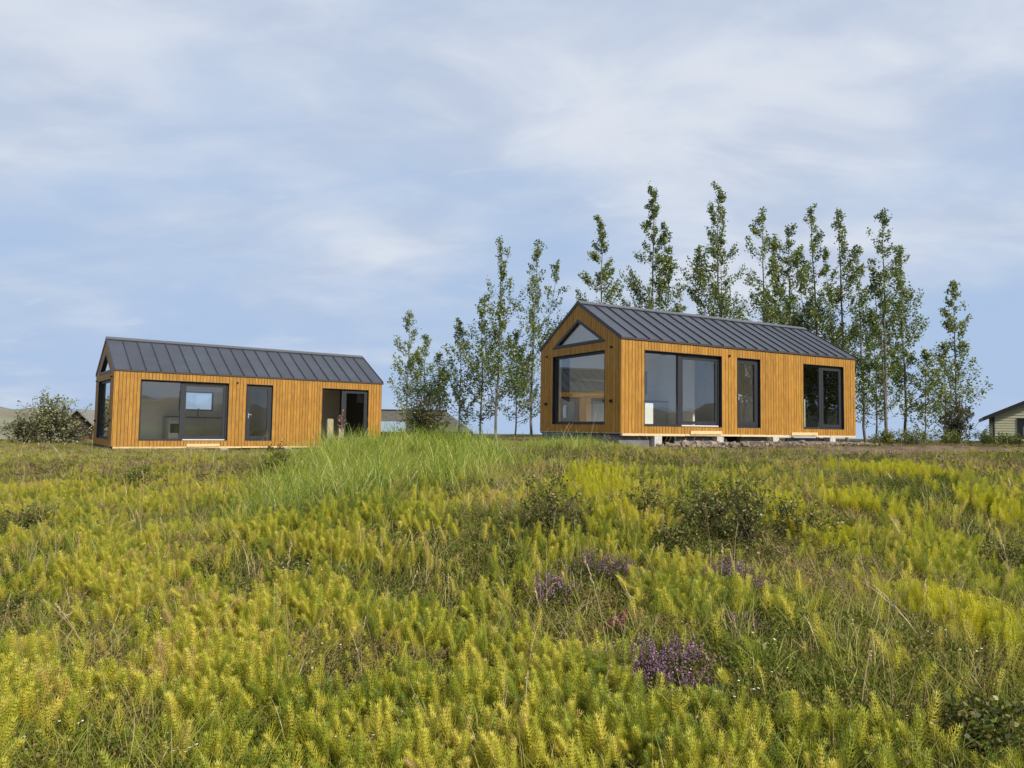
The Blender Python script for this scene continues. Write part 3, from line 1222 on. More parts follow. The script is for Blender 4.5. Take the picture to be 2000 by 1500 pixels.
# poplars beyond the right edge, mirrored in the right cabin's panes
for k, (x, y, h, sp) in enumerate(((27, 17.3, 9.5, 1.7), (28, 19.6, 10.5, 1.7), (27, 21.6, 9, 1.6), (30.5, 18.6, 11, 1.8), (31, 22.5, 11, 1.8))):
    poplar(x, y, h, sp, 40 + k, 'poplar out to the right, seen as a reflection in the right cabin windows', dens=1.6, forks=2, group='poplars mirrored in the cabin windows')


def shrub(x, y, width, height, seed, name, label, cat, leafmat, leaf, nbr, nleaf, group=None, flat=.55, twig='twig', z_off=-.02, straggle=1.0):
    r = np.random.default_rng(seed)
    root = empty(name, (x, y, float(ground(x, y)) + z_off))
    tag(root, label, cat, group)
    tb = MB()
    L = []
    rad = width / 2
    for k in range(nbr):
        ang = r.uniform(0, 6.28)
        rr = rad * math.sqrt(r.uniform(0.03, 1)) * (1 + straggle * .25 * r.normal())
        top = height * (1 - flat * (rr / rad) ** 2) * r.uniform(.6, 1.08)
        b0 = np.array([r.normal(0, rad * .08), r.normal(0, rad * .08), 0])
        p2 = np.array([math.cos(ang) * rr, math.sin(ang) * rr, max(top, .08)])
        p1 = np.array([p2[0] * .35, p2[1] * .35, top * r.uniform(.4, .8)])
        br = bez(b0, p1, p2, 7)
        br[1:] += r.normal(0, .025 * width, (6, 3))
        rw = max(.004, .008 * height)
        tb.tube(br, np.linspace(rw, rw * .35, 7), 4)
        nl = int(nleaf / nbr * r.uniform(.5, 1.5))
        # twigs
        nt = 5
        for j in range(nt):
            s = r.uniform(.35, 1)
            q0 = np.array([np.interp(s, np.linspace(0, 1, 7), br[:, c]) for c in range(3)])
            dirv = rand_unit(r, 1)[0] * np.array([1, 1, .7]) + np.array([0, 0, .35])
            q1 = q0 + dirv * .16 * width * r.uniform(.5, 1.3)
            if q1[2] < .05:
                q1[2] = .05
            tb.tube([q0, (q0 + q1) / 2 + r.normal(0, .01 * width, 3), q1], [rw * .4, rw * .3, rw * .2], 3)
            m = max(2, nl // nt)
            tt = r.uniform(.1, 1.05, m)[:, None]
            L.append(q0 + (q1 - q0) * tt + r.normal(0, .022 * width, (m, 3)))
    P = np.concatenate(L)
    P[:, 2] = np.maximum(P[:, 2], .02)
    tb.build('branches', M[twig], root)
    link('foliage', leaf_mesh('foliage', P, leaf, leafmat, r, .8, 0), root)
    return root


p = at(830, 850, 34)
shrub(p[0], p[1], 2.3, 2.15, 61, 'round_bush', 'dark round bush in front of the leftmost poplars between the cabins', 'bush', M['leaf_bush'], .075, 60, 5200, flat=.35)
p = at(92, 870, 30)
shrub(p[0], p[1], 2.9, 2.2, 62, 'willow_bush', 'pale leafy willow bush in front of the dark log cabin', 'bush', M['leaf_willow'], .085, 60, 4800, flat=.5, straggle=2.0)
p = at(48, 880, 29)
shrub(p[0], p[1], 1.7, 1.1, 63, 'low_willow', 'low dark green willow at the left foot of the tall pale willow', 'bush', M['leaf_bush'], .06, 40, 2600, flat=.4)
p = at(1868, 850, 34)
shrub(p[0], p[1], 1.9, 2.6, 64, 'brown_bush', 'brownish bush at the foot of the lone pointed poplar', 'bush', M['leaf_bush'], .07, 40, 2600, flat=.6)
p = at(125, 872, 31)
shrub(p[0], p[1], 1.2, 1.3, 65, 'dark_green_bush', 'small dark green bush between the pale willow and the log cabin door', 'bush', M['leaf_bush'], .06, 30, 1800, flat=.4)
for k, (px, Y, w_, h_) in enumerate(((1735, 31, 1.5, .55), (1790, 31, 1.9, .65), (1850, 32, 1.8, .6), (1925, 33, 2.0, .55), (1980, 33, 1.6, .5))):
    p = at(px, 860, Y)
    shrub(p[0], p[1], w_, h_, 70 + k, 'scrub_bush', ['low green scrub nearest the far corner of the right cabin', 'low green scrub under the short poplar right of the cabin', 'low yellowish scrub below the lone pointed poplar', 'low scrub in front of the cream house wall corner', 'low scrub below the cream house window'][k], 'bush', M['herb'], .06, 26, 1500, 'low scrub along the right skyline')


# ------------------------------------------------------------------ background buildings
M['log'] = simple('dark_log', (0.045, 0.026, 0.018), 0.8, var=0.2, nscale=3, stretch=(1, 6, 6))
M['shingle'] = simple('grey_roof_felt', (0.20, 0.20, 0.18), 0.9, var=0.12, nscale=4, bump=0.3)
M['thatch'] = simple('brown_grey_roof', (0.095, 0.085, 0.07), 0.95, var=0.2, nscale=5, bump=0.4)
M['sheet'] = simple('blue_grey_sheet', (0.22, 0.30, 0.36), 0.5, var=0.08)
M['redwood'] = simple('red_brown_wall', (0.16, 0.06, 0.035), 0.85, var=0.2)
M['cream'] = simple('cream_siding', (0.46, 0.44, 0.30), 0.8, var=0.06)
M['dark_roof'] = simple('dark_roof_edge', (0.012, 0.012, 0.015), 0.6, var=0.05)
M['white'] = simple('white_paint', (0.75, 0.75, 0.72), 0.7, var=0.04)


def log_cabin():
    Y = 68
    b = at(150, 880, Y)
    root = empty('log_cabin', (b[0], b[1], b[2] - .3), R_(8))
    tag(root, 'dark log cabin with grey roof peeking out left of the left cabin', 'cabin')
    k = Y / FPX
    hw, eave, ap, Ln = 33 * k, 47 * k + .3, 78 * k + .3, 7.5
    w = MB()
    w.box(-hw + .1, hw - .1, .12, Ln, 0, eave - .05)
    w.prism([(-hw + .1, eave - .05), (hw - .1, eave - .05), (0, ap - .12)], 1, .12, Ln)
    w.build('wall', M['log'], root)
    n = int((ap - .25) / .19)
    for i in range(n):
        z = .10 + i * .19
        half = hw - .02 if z < eave else max(.1, hw * (ap - z) / (ap - eave) - .12)
        spans = [(-half, half)]
        if z < 1.75:
            spans = [(-half, .28), (1.02, half)] if half > 1.1 else [(-half, .28)]
        for a, c in spans:
            if c - a < .1:
                continue
            lg = MB()
            lg.tube([(a, .05, z), (c, .05, z)], [.095, .095], 8)
            lg.build('log', M['log'], root)
    for sg in (-1, 1):
        rf = MB()
        q = [(0, ap), (sg * (hw + .28), eave - .28 * (ap - eave) / hw), (sg * (hw + .28), eave - .28 * (ap - eave) / hw + .12), (0, ap + .13)]
        rf.prism(q, 1, -.35, Ln + .3)
        ro = rf.build('roof', M['shingle'], root)
        vt = MB()
        q2 = [(0, ap - .02), (sg * (hw + .3), eave - .30 * (ap - eave) / hw - .04), (sg * (hw + .3), eave - .30 * (ap - eave) / hw + .14), (0, ap + .15)]
        vt.prism(q2, 1, -.40, -.352)
        vt.build('verge_board', M['shingle'], ro)
    dr = MB()
    dr.box(.32, .98, .06, .11, .05, 1.75)
    d = dr.build('door', M['redwood'], root)
    for j in (0, 1):
        dp = MB()
        dp.box(.40 + j * .29, .62 + j * .29, .045, .058, .7, 1.6)
        dp.build('pane', M['glass'], d)


log_cabin()


def hip_house():
    Y = 60
    k = Y / FPX
    xa, xb = at(700, 838, Y)[0], at(893, 838, Y)[0]
    ze, zr = at(800, 840, Y)[2], at(800, 801, Y)[2]
    cx = (xa + xb) / 2
    zb = ze - 2.3
    root = empty('hip_roof_house', (cx, Y, zb), R_(0))
    tag(root, 'low house with grey hipped roof behind the round bush', 'house')
    hx = (xb - xa) / 2
    e, rr = ze - zb, zr - zb
    w = MB()
    w.box(-hx, hx, 0, 6, 0, e - .02)
    w.build('wall', M['redwood'], root)
    o = .9
    v = [(-hx - o, -o, e - .1), (hx + o, -o, e - .1), (hx + o, 6 + o, e - .1), (-hx - o, 6 + o, e - .1), (-hx + 1.2, 3, rr), (hx - 1.2, 3, rr)]
    rf = MB()
    rf.add(v, [(0, 1, 5, 4), (1, 2, 5), (2, 3, 4, 5), (3, 0, 4), (3, 2, 1, 0)])
    ro = rf.build('roof', M['thatch'], root)
    rd = MB()
    rd.tube([(-hx + 1.2, 3, rr + .02), (hx - 1.2, 3, rr + .02)], [.09, .09], 6)
    rd.build('ridge_cap', M['dark_roof'], ro)
    fs = MB()
    fs.box(-hx - o, hx + o, -o - .03, -o - .002, e - .28, e - .07)
    fs.box(hx + o + .002, hx + o + .03, -o - .03, 6 + o, e - .28, e - .07)
    fs.build('fascia', M['dark_roof'], ro)
    for x in (hx + .5, hx - 1.2):
        ps = MB()
        ps.box(x - .07, x + .07, -.75, -.61, 0, e - .1)
        ps.build('veranda_post', M['log'], root)
    # sheet-metal lean-to
    xs0, xs1 = at(690, 830, Y - 3)[0] - cx, at(792, 830, Y - 3)[0] - cx
    zt, zl = at(770, 823, Y - 2.2)[2] - zb, at(770, 843, Y - 4)[2] - zb
    lt = MB()
    lt.hexa([(xs0, -4, zl - .06), (xs1, -4, zl - .06), (xs0, -1.2, zt - .06), (xs1, -1.2, zt - .06), (xs0, -4, zl), (xs1, -4, zl), (xs0, -1.2, zt), (xs1, -1.2, zt)])
    lr = lt.build('lean_to_roof', M['sheet'], root)
    gt = MB()
    gt.box(xs0, xs1, -4.06, -4.005, zl - .16, zl - .01)
    gt.build('gutter', M['dark_roof'], lr)
    lw = MB()
    lw.box(xs0 + .1, xs1 - .1, -3.7, -.95, 0, zl - .12)
    lw.build('lean_to_wall', M['redwood'], root)
    for x in np.arange(xs0 + .4, xs1 - .4, 1.1):
        bt = MB()
        bt.box(x - .05, x + .05, -3.74, -3.705, 0, zl - .2)
        bt.build('batten', M['log'], root)


hip_house()


def cream_house():
    Y = 48
    x0 = at(1943, 830, Y)[0]
    ze = at(1943, 813, Y)[2]
    za = at(2085, 748, Y)[2]
    xm = at(2085, 800, Y)[0]
    zb = ze - 2.5
    root = empty('cream_house', (x0, Y, zb), R_(-31))
    tag(root, 'cream clapboard house with dark roof at the right edge', 'house')
    half = xm - x0
    e, a = ze - zb, za - zb
    w = MB()
    w.prism([(0, 0), (2 * half, 0), (2 * half, e), (half, a - .1), (0, e)], 1, .05, 9)
    w.build('wall', M['cream'], root)
    wx0, wx1 = at(1979, 830, Y)[0] - x0, at(2030, 830, Y)[0] - x0
    wz0, wz1 = at(1990, 853, Y)[2] - zb, at(1990, 817, Y)[2] - zb
    # clapboards
    z = .05
    sl_ = (a - e) / half
    while z < a - .4:
        zt = z + .165
        xs = 0 if z < e else (z - e) / sl_ + .05
        xe = 2 * half - xs
        spans = [(xs, xe)]
        if zt > wz0 and z < wz1:
            spans = [(xs, wx0), (wx1, xe)]
        for p, q in spans:
            if q - p < .05:
                continue
            b = MB()
            b.hexa([(p, .0, z), (q, .0, z), (p, .048, z), (q, .048, z), (p, .032, zt), (q, .032, zt), (p, .048, zt), (q, .048, zt)])
            b.build('clapboard', M['cream'], root)
        z += .168
    for sg in (-1, 1):
        rf = MB()
        ox = half + .65
        q = [(half, a), (half + sg * ox, a - ox * sl_), (half + sg * ox, a - ox * sl_ + .25), (half, a + .26)]
        rf.prism(q, 1, -.45, 9.4)
        rf.build('roof', M['dark_roof'], root)
    fr = MB()
    opening_ring(fr, wx0, wx1, wz0, wz1, .09, -.03, .049)
    wi = fr.build('window', M['dark_roof'], root)
    pn = MB()
    pn.box(wx0 + .09, wx1 - .09, .02, .03, wz0 + .09, wz1 - .09)
    pn.build('pane', M['black'], wi)
    ct = MB()
    ct.box(wx0 + .30, wx0 + .62, .012, .018, wz0 + .1, wz0 + .65)
    ct.build('curtain', M['skirt'], wi)
    cb = MB()
    cb.box(-.12, -.02, -.05, .1, 0, e - .05)
    cb.build('downpipe', M['dark_roof'], root)
    ac = MB()
    ac.box(-.75, -.25, .1, .5, zb * 0 + (at(1936, 862, Y)[2] - zb), at(1936, 850, Y)[2] - zb)
    ac.build('meter_box', M['skirt'], root)


cream_house()


# ------------------------------------------------------------------ posts, rubble
def post(px, ytop, Y, w_, lab):
    p = at(px, ytop, Y)
    g = float(ground(p[0], p[1]))
    o = MB()
    h = p[2] - g
    o.prism([(-w_ / 2, -w_ / 2), (w_ / 2 - .01, -w_ / 2), (w_ / 2, w_ / 2), (-w_ / 2, w_ / 2)], 2, -.2, h - .015)
    o.prism([(-w_ / 2 + .012, -w_ / 2 + .012), (w_ / 2 - .02, -w_ / 2 + .012), (w_ / 2 - .012, w_ / 2 - .012), (-w_ / 2 + .012, w_ / 2 - .012)], 2, h - .0149, h)
    b = o.build('fence_post', M['post'])
    b.location = (p[0], p[1], g)
    b.rotation_euler = (R_(1.5), R_(-1), .4)
    tag(b, lab, 'post', 'stubby posts in the grass')


post(646, 818, 19.0, .155, 'taller pale wooden post in front of the left cabin double window')
post(667, 836, 19.2, .13, 'shorter pale wooden post beside the taller one in the grass')


M['soil'] = simple('bare_brown_soil', (0.15, 0.10, 0.058), 0.95, var=0.3, nscale=3.0, bump=0.9, bscale=18)


def soil(cx, cy_, rx, ry, rot, seed):
    r = np.random.default_rng(seed)
    na, nr = 48, 10
    ph = r.uniform(0, 6.28, 6)
    v = []
    for j in range(nr + 1):
        for i in range(na):
            th = i * 2 * math.pi / na
            e = 1 + sum(.09 * math.sin((k + 2) * th + ph[k]) for k in range(6))
            q = j / nr * e
            a, b = math.cos(th) * rx * q, math.sin(th) * ry * q
            x_, y_ = cx + a * math.cos(rot) - b * math.sin(rot), cy_ + a * math.sin(rot) + b * math.cos(rot)
            v.append((x_, y_, float(ground(x_, y_)) + (.10 + r.uniform(0, .07)) * (1 - (j / nr) ** 2) - .012 * (j / nr) ** 3))
    f = []
    for j in range(nr):
        for i in range(na):
            k = (i + 1) % na
            f.append((j * na + i, j * na + k, (j + 1) * na + k, (j + 1) * na + i))
    o = link('bare_soil', mesh_from('bare_soil', v, f, M['soil'], True))
    tag(o, kind='structure')


_p = loc_of(None, YR, LOC_R, 4.6, -.45, 0)
soil(_p[0], _p[1], 4.4, .95, YR, 1)
_p = on_ground(1850, 884)
soil(_p[0], _p[1], 4.2, .6, .12, 2)


def rock_mesh(name, seed):
    r = np.random.default_rng(seed)
    mb = MB()
    n1, n2 = 6, 4
    v = []
    for j in range(n2 + 1):
        ph = math.pi * j / n2
        for i in range(n1):
            th = 2 * math.pi * i / n1
            q = 1 + r.uniform(-.28, .22)
            v.append((math.sin(ph) * math.cos(th) * q, math.sin(ph) * math.sin(th) * q * .8, math.cos(ph) * q * .6))
    f = []
    for j in range(n2):
        for i in range(n1):
            k = (i + 1) % n1
            f.append((j * n1 + i, j * n1 + k, (j + 1) * n1 + k, (j + 1) * n1 + i))
    mb.add(v, f)
    return mb.mesh(name, M['stone'])


ROCKS = [rock_mesh('stone', 90 + i) for i in range(5)]
rr_ = random.Random(5)
for i in range(26):
    u = rr_.uniform(1.5, 8.8) if i < 9 else rr_.uniform(1.4, 5.6)
    g_ = -rr_.uniform(.15, 1.1)
    p = loc_of(None, YR, LOC_R, u, g_, 0)
    o = link('stone', ROCKS[i % 5])
    s = rr_.uniform(.07, .17)
    o.location = (p[0], p[1], float(ground(p[0], p[1])) + s * .25 + .09)
    o.scale = (s, s, s)
    o.rotation_euler = (rr_.uniform(-.3, .3), rr_.uniform(-.3, .3), rr_.uniform(0, 6))
    tag(o, 'one of the brown stones in the rubble along the right cabin footings', 'stone', 'rubble stones by the right cabin')


# ------------------------------------------------------------------ plant prototypes (for the ground cover)
def strip(mb, pts, widths, side):
    """flat tapering ribbon"""
    pts = np.asarray(pts)
    side = np.asarray(side)
    n = len(pts)
    v = []
    for p, w in zip(pts, widths):
        v.append(p - side * w / 2)
        v.append(p + side * w / 2)
    f = [(2 * i, 2 * i + 1, 2 * i + 3, 2 * i + 2) for i in range(n - 1)]
    mb.add(v, f)


def horsetail_proto(name, mat, seed, H=.34, nwh=13, nb=11, blen=.062, wid=.0026):
    r = np.random.default_rng(seed)
    mb = MB()
    bend = r.normal(0, .035, 2)
    def ax(s):
        return np.array([bend[0] * s * s, bend[1] * s * s, H * s])
    mb.tube([ax(s) for s in np.linspace(0, 1, 6)], np.linspace(.0024, .0009, 6), 4)
    for k in range(nwh):
        s = .26 + .72 * (k + .4) / nwh
        p0 = ax(s)
        L = blen * (1.12 - .78 * max(0, (s - .35) / .65) ** 1.4) * (1 if k > 1 else .7)
        a0 = r.uniform(0, 6.28)
        for j in range(nb):
            a = a0 + j * 6.283 / nb + r.normal(0, .1)
            d = np.array([math.cos(a), math.sin(a), 0])
            l = L * r.uniform(.8, 1.15)
            up = .45 + .55 * s
            p1 = p0 + d * l * .55 + np.array([0, 0, l * .18 * up])
            p2 = p0 + d * l * .95 + np.array([0, 0, l * (.55 + .25 * up)])
            side = np.array([-d[1], d[0], .25])
            side = side / np.linalg.norm(side)
            strip(mb, [p0, p1, p2], [wid, wid, wid * .45], side)
    return mb.mesh(name, mat)


def tuft_proto(name, mat, seed, nbl, H, wid, lean=.35, rad=.05, curl=.5, seeds=0):
    r = np.random.default_rng(seed)
    mb = MB()
    for k in range(nbl):
        b0 = np.array([r.normal(0, rad), r.normal(0, rad), 0])
        h = H * r.uniform(.55, 1.1)
        a = r.uniform(0, 6.28)
        d = np.array([math.cos(a) * .7 + lean * 1.4, math.sin(a) * .7, 0]) * h * curl * r.uniform(.3, 1.2)
        p2 = b0 + d + np.array([0, 0, h * r.uniform(.72, 1.0)])
        p1 = b0 + d * .22 + np.array([0, 0, h * .62])
        pts = bez(b0, p1, p2, 5)
        a2 = r.uniform(0, 6.28)
        side = np.array([math.cos(a2), math.sin(a2), 0])
        w = wid * r.uniform(.7, 1.3)
        strip(mb, pts, [w * .8, w, w * .9, w * .6, w * .12], side)
        if seeds and k % seeds == 0:
            tip = pts[-1]
            for q in range(9):
                o = tip - (tip - pts[-2]) * q * .12 + r.normal(0, .008, 3)
                strip(mb, [o, o + np.array([.004, 0, .012]), o + np.array([.008, 0, .022])], [.002, .006, .001], side)
    return mb.mesh(name, mat)


def herb_proto(name, mat, seed, n, rad, h, leaf):
    r = np.random.default_rng(seed)
    a = r.uniform(0, 6.28, n)
    q = rad * np.sqrt(r.uniform(0, 1, n))
    z = h * r.uniform(.15, 1, n) * (1 - .4 * (q / rad) ** 2)
    P = np.stack([np.cos(a) * q, np.sin(a) * q, z], 1)
    return leaf_mesh(name, P, leaf, mat, r, .7, 0)


def flower_proto(name, mat, seed, n, rad, h, size):
    r = np.random.default_rng(seed)
    mb = MB()
    for k in range(n):
        p = np.array([r.normal(0, rad), r.normal(0, rad), h * r.uniform(.7, 1.1)])
        m = 5
        v = [p] + [p + np.array([math.cos(i * 6.283 / m) * size, math.sin(i * 6.283 / m) * size, size * .2]) for i in range(m)]
        mb.add(v, [(0, i + 1, (i + 1) % m + 1) for i in range(m)])
    return mb.mesh(name, mat)


def straw_proto(name, mat, seed, n=3, H=.75):
    r = np.random.default_rng(seed)
    mb = MB()
    for k in range(n):
        b0 = np.array([r.normal(0, .03), r.normal(0, .03), 0])
        h = H * r.uniform(.6, 1.1)
        d = np.array([r.uniform(-.1, .6), r.normal(0, .25), 0]) * h
        pts = bez(b0, b0 + d * .3 + np.array([0, 0, h * .6]), b0 + d + np.array([0, 0, h * .95]), 6)
        a2 = r.uniform(0, 6.28)
        side = np.array([math.cos(a2), math.sin(a2), 0])
        mb.tube(pts, np.linspace(.0017, .0009, 6), 3)
        for q in range(16):
            s = 1 - q * .014
            o = np.array([np.interp(s, np.linspace(0, 1, 6), pts[:, c]) for c in range(3)]) + r.normal(0, .003, 3)
            dd = (pts[-1] - pts[-2])
            dd = dd / np.linalg.norm(dd) * .016
            strip(mb, [o, o + dd * .5 + r.normal(0, .002, 3), o + dd], [.0012, .0048, .0008], side)
    return mb.mesh(name, mat)


def stuff(name, label, protos, pts, idx, scale, rotz, tilt):
    """ground cover: one object whose geometry nodes set the prototypes on its points"""
    col = bpy.data.collections.new(name + '_kinds')
    for i, me in enumerate(protos):
        o = bpy.data.objects.new('%s_kind_%02d' % (name, i), me)
        col.objects.link(o)
    n = len(pts)
    me = bpy.data.meshes.new(name)
    me.vertices.add(n)
    me.vertices.foreach_set('co', np.ascontiguousarray(pts, dtype=np.float32).ravel())
    at_ = me.attributes.new('kind', 'INT', 'POINT')
    at_.data.foreach_set('value', np.ascontiguousarray(idx, dtype=np.int32))
    at_ = me.attributes.new('size', 'FLOAT', 'POINT')
    at_.data.foreach_set('value', np.ascontiguousarray(scale, dtype=np.float32))
    at_ = me.attributes.new('turn', 'FLOAT_VECTOR', 'POINT')
    at_.data.foreach_set('vector', np.ascontiguousarray(np.stack([tilt[:, 0], tilt[:, 1], rotz], 1), dtype=np.float32).ravel())
    o = link(name, me)
    tag(o, label, kind='stuff')
    ng = bpy.data.node_groups.new(name, 'GeometryNodeTree')
    ng.interface.new_socket('Geometry', in_out='INPUT', socket_type='NodeSocketGeometry')
    ng.interface.new_socket('Geometry', in_out='OUTPUT', socket_type='NodeSocketGeometry')
    nd, lk = ng.nodes, ng.links
    gi, go = nd.new('NodeGroupInput'), nd.new('NodeGroupOutput')
    m2p = nd.new('GeometryNodeMeshToPoints')
    ci = nd.new('GeometryNodeCollectionInfo')
    ci.inputs['Collection'].default_value = col
    ci.inputs['Separate Children'].default_value = True
    ci.inputs['Reset Children'].default_value = True
    ip = nd.new('GeometryNodeInstanceOnPoints')
    ip.inputs['Pick Instance'].default_value = True

    def attr(nm, ty):
        a = nd.new('GeometryNodeInputNamedAttribute')
        a.data_type = ty
        a.inputs['Name'].default_value = nm
        return a.outputs['Attribute']
    lk.new(gi.outputs[0], m2p.inputs['Mesh'])
    lk.new(m2p.outputs[0], ip.inputs['Points'])
    lk.new(ci.outputs[0], ip.inputs['Instance'])
    lk.new(attr('kind', 'INT'), ip.inputs['Instance Index'])
    e2r = nd.new('FunctionNodeEulerToRotation')
    lk.new(attr('turn', 'FLOAT_VECTOR'), e2r.inputs[0])
    lk.new(e2r.outputs[0], ip.inputs['Rotation'])
    lk.new(attr('size', 'FLOAT'), ip.inputs['Scale'])
    lk.new(ip.outputs[0], go.inputs[0])
    md = o.modifiers.new('scatter', 'NODES')
    md.node_group = ng
    return o


# ------------------------------------------------------------------ where things grow
def patch(px, py, rx, ry):
    """ellipse on the ground whose centre and half-axes were read off as field positions"""
    c = np.array(on_ground(px, py))
    e = np.array(on_ground(px + rx, py))
    n_ = np.array(on_ground(px, py - ry))
    s_ = np.array(on_ground(px, py + ry))
    return c[0], (n_[1] + s_[1]) / 2, max(.15, abs(e[0] - c[0])), max(.15, abs(n_[1] - s_[1]) / 2)


def inside(P, x, y, soft=1.0):
    cx, cy_, rx, ry = P
    d = ((x - cx) / rx) ** 2 + ((y - cy_) / ry) ** 2
    return np.exp(-np.maximum(d - .35, 0) * 1.6 / soft)


def vnoise(x, y, sc, seed):
    r = np.random.default_rng(seed)
    g = r.uniform(0, 1, (64, 64))
    fx, fy = np.asarray(x) * sc + 100.3, np.asarray(y) * sc + 57.7
    ix, iy = np.floor(fx).astype(int), np.floor(fy).astype(int)
    tx, ty = fx - ix, fy - iy
    tx, ty = tx * tx * (3 - 2 * tx), ty * ty * (3 - 2 * ty)
    a = g[ix % 64, iy % 64]
    b = g[(ix + 1) % 64, iy % 64]
    c = g[ix % 64, (iy + 1) % 64]
    d = g[(ix + 1) % 64, (iy + 1) % 64]
    return (a * (1 - tx) + b * tx) * (1 - ty) + (c * (1 - tx) + d * tx) * ty


TALL = [(-1.9, 13.3, 2.5, 4.6), (-3.7, 17.2, 1.0, 2.0), (1.1, 15.6, 1.1, 1.9), (-2.6, 10.6, 1.5, 2.2)]
YEL = [patch(1170, 975, 75, 45), patch(1520, 1010, 70, 35), patch(1590, 1070, 70, 35), patch(1680, 1000, 60, 40),
       patch(1900, 1130, 90, 60), patch(1960, 1020, 60, 50), patch(1890, 1250, 80, 60), patch(1850, 960, 60, 25)]
HORSE = [patch(150, 1330, 330, 160), patch(520, 1080, 160, 60), patch(480, 1250, 220, 110), patch(800, 1380, 260, 130), patch(150, 960, 150, 50),
         patch(330, 1010, 130, 50), patch(1150, 1400, 230, 100), patch(720, 1060, 150, 60), patch(300, 1140, 230, 60)]
BARE = [patch(1700, 1250, 130, 90), patch(1600, 1400, 160, 80), patch(1760, 980, 120, 40), patch(1100, 1050, 60, 20)]
DRY = [patch(250, 892, 320, 16), patch(1500, 890, 300, 14), patch(1850, 895, 200, 20), patch(560, 885, 60, 12)]

SHADE_SPOTS = []


def house_mask(x, y):
    keep = np.ones(len(x), bool)
    for yaw, b, mg in ((YR, LOC_R, .12), (YL, LOC_L, .12)):
        c, s = math.cos(yaw), math.sin(yaw)
        u = (x - b[0]) * c + (y - b[1]) * s
        g = -(x - b[0]) * s + (y - b[1]) * c
        keep &= ~((u > -mg) & (u < CL + mg) & (g > -mg) & (g < CW + mg))
    return keep


CLEAR = []


def clear_px(px, py, wpx, keep):
    x, y = on_ground(px, py)
    CLEAR.append((x, y, wpx * y / FPX / 2, keep))


for _c in ((1072, 1040, 170, .35), (1265, 1020, 110, .35), (1385, 1040, 190, .15), (1460, 1075, 230, .1), (1560, 1060, 150, .2), (1320, 1085, 150, .2),
           (540, 925, 80, .3), (270, 945, 100, .3), (60, 1040, 150, .25), (1935, 1480, 240, .2), (1975, 1120, 130, .3), (560, 1130, 100, .25), (480, 1180, 110, .3), (30, 1210, 110, .3),
           (1075, 1190, 95, 0), (1165, 1140, 120, .05), (1240, 1140, 60, .1), (1430, 1160, 95, 0), (1480, 1175, 80, .05), (1217, 1250, 55, 0), (1300, 1345, 170, 0),
           (1265, 1365, 95, 0), (1350, 1375, 110, .05), (1180, 1335, 70, .1), (1455, 1245, 70, .1), (1290, 1400, 150, .15), (1085, 1225, 80, .2), (1440, 1195, 100, .2), (1217, 1275, 50, .2)):
    clear_px(*_c)


def cleared(x, y):
    k = np.ones(len(x))
    for cx, cy_, r_, keep in CLEAR:
        d = np.hypot(x - cx, (y - cy_) * .9)
        k = np.where(d < r_, np.minimum(k, keep), k)
    return k


def thin(x, y, f, strength=1.0):
    return rng.uniform(0, 1, len(x)) < f * (1 - strength * (1 - cleared(x, y)))


def low_far(x, y):
    """plants stay short on the trodden flat by the cabins"""
    f = 1 - .40 * sstep(10.5, 16.5, y + .35 * np.abs(x))
    c, s = math.cos(YR), math.sin(YR)
    u = (x - LOC_R[0]) * c + (y - LOC_R[1]) * s
    g = -(x - LOC_R[0]) * s + (y - LOC_R[1]) * c
    return f * (1 - .55 * sstep(-4.5, -1.2, g) * sstep(-.5, 1.2, u))


def scatter(n, y0, y1, power=1.0, margin=1.1):
    """points on the meadow inside the wedge the field occupies"""
    t = rng.uniform(0, 1, n)
    k = 2.0 - power
    y = (y0 ** k + t * (y1 ** k - y0 ** k)) ** (1 / k)
    x = rng.uniform(-1, 1, n) * (y * .70 * margin + .5)
    m = house_mask(x, y)
    return x[m], y[m]


def place(x, y, sink=.015):
    return np.stack([x, y, ground(x, y) - sink], 1)


def near_house_dirt(x, y):
    c, s = math.cos(YR), math.sin(YR)
    u = (x - LOC_R[0]) * c + (y - LOC_R[1]) * s
    g = -(x - LOC_R[0]) * s + (y - LOC_R[1]) * c
    return (u > .9) & (u < 9.6) & (g > -1.3) & (g < .2)


def emit(name, label, protos, x, y, weights=None, s0=.75, s1=1.25, tilt=.12, falloff=None, lean=0.0):
    n = len(x)
    idx = rng.choice(len(protos), n, p=weights)
    sc = rng.uniform(s0, s1, n)
    if falloff is not None:
        sc = sc * falloff
    tl = rng.normal(0, tilt, (n, 2))
    tl[:, 1] += lean
    rz = rng.uniform(0, 6.283, n)
    return stuff(name, label, protos, place(x, y), idx, sc, rz, tl)


# --- horsetails
HT = [horsetail_proto('horsetail', M['horsetail'], 200 + i, H=.18 + .025 * i, nwh=11 + i, nb=10, blen=.036 + .003 * i, wid=.0028) for i in range(4)]
HTY = [horsetail_proto('horsetail', M['horsetail_y'], 220 + i, H=.22 + .03 * i, nwh=12 + i, nb=10, blen=.044 + .004 * i, wid=.0032) for i in range(3)]
x, y = scatter(150000, 2.6, 22, 1.25)
f = .42 - .18 * sstep(6, 10, y) + .75 * np.max([inside(P, x, y) for P in HORSE], axis=0)
f *= (.16 + 1.15 * sstep(.30, .66, vnoise(x, y, 1.4, 1))) * (.22 + 1.1 * sstep(.28, .66, vnoise(x, y, 3.6, 21)))
f *= 1 - .5 * sstep(.52, .75, vnoise(x, y, 1.0, 31))
f *= 1 - .85 * np.max([inside(P, x, y) for P in TALL], axis=0)
f *= 1 - .8 * np.max([inside(P, x, y) for P in BARE], axis=0)
f *= 1 - .6 * sstep(13, 19, y)
f[near_house_dirt(x, y)] = 0
k = thin(x, y, f)
x, y = x[k], y[k]
dist = np.hypot(x, y)
order = np.argsort(dist)
x, y = x[order], y[order]
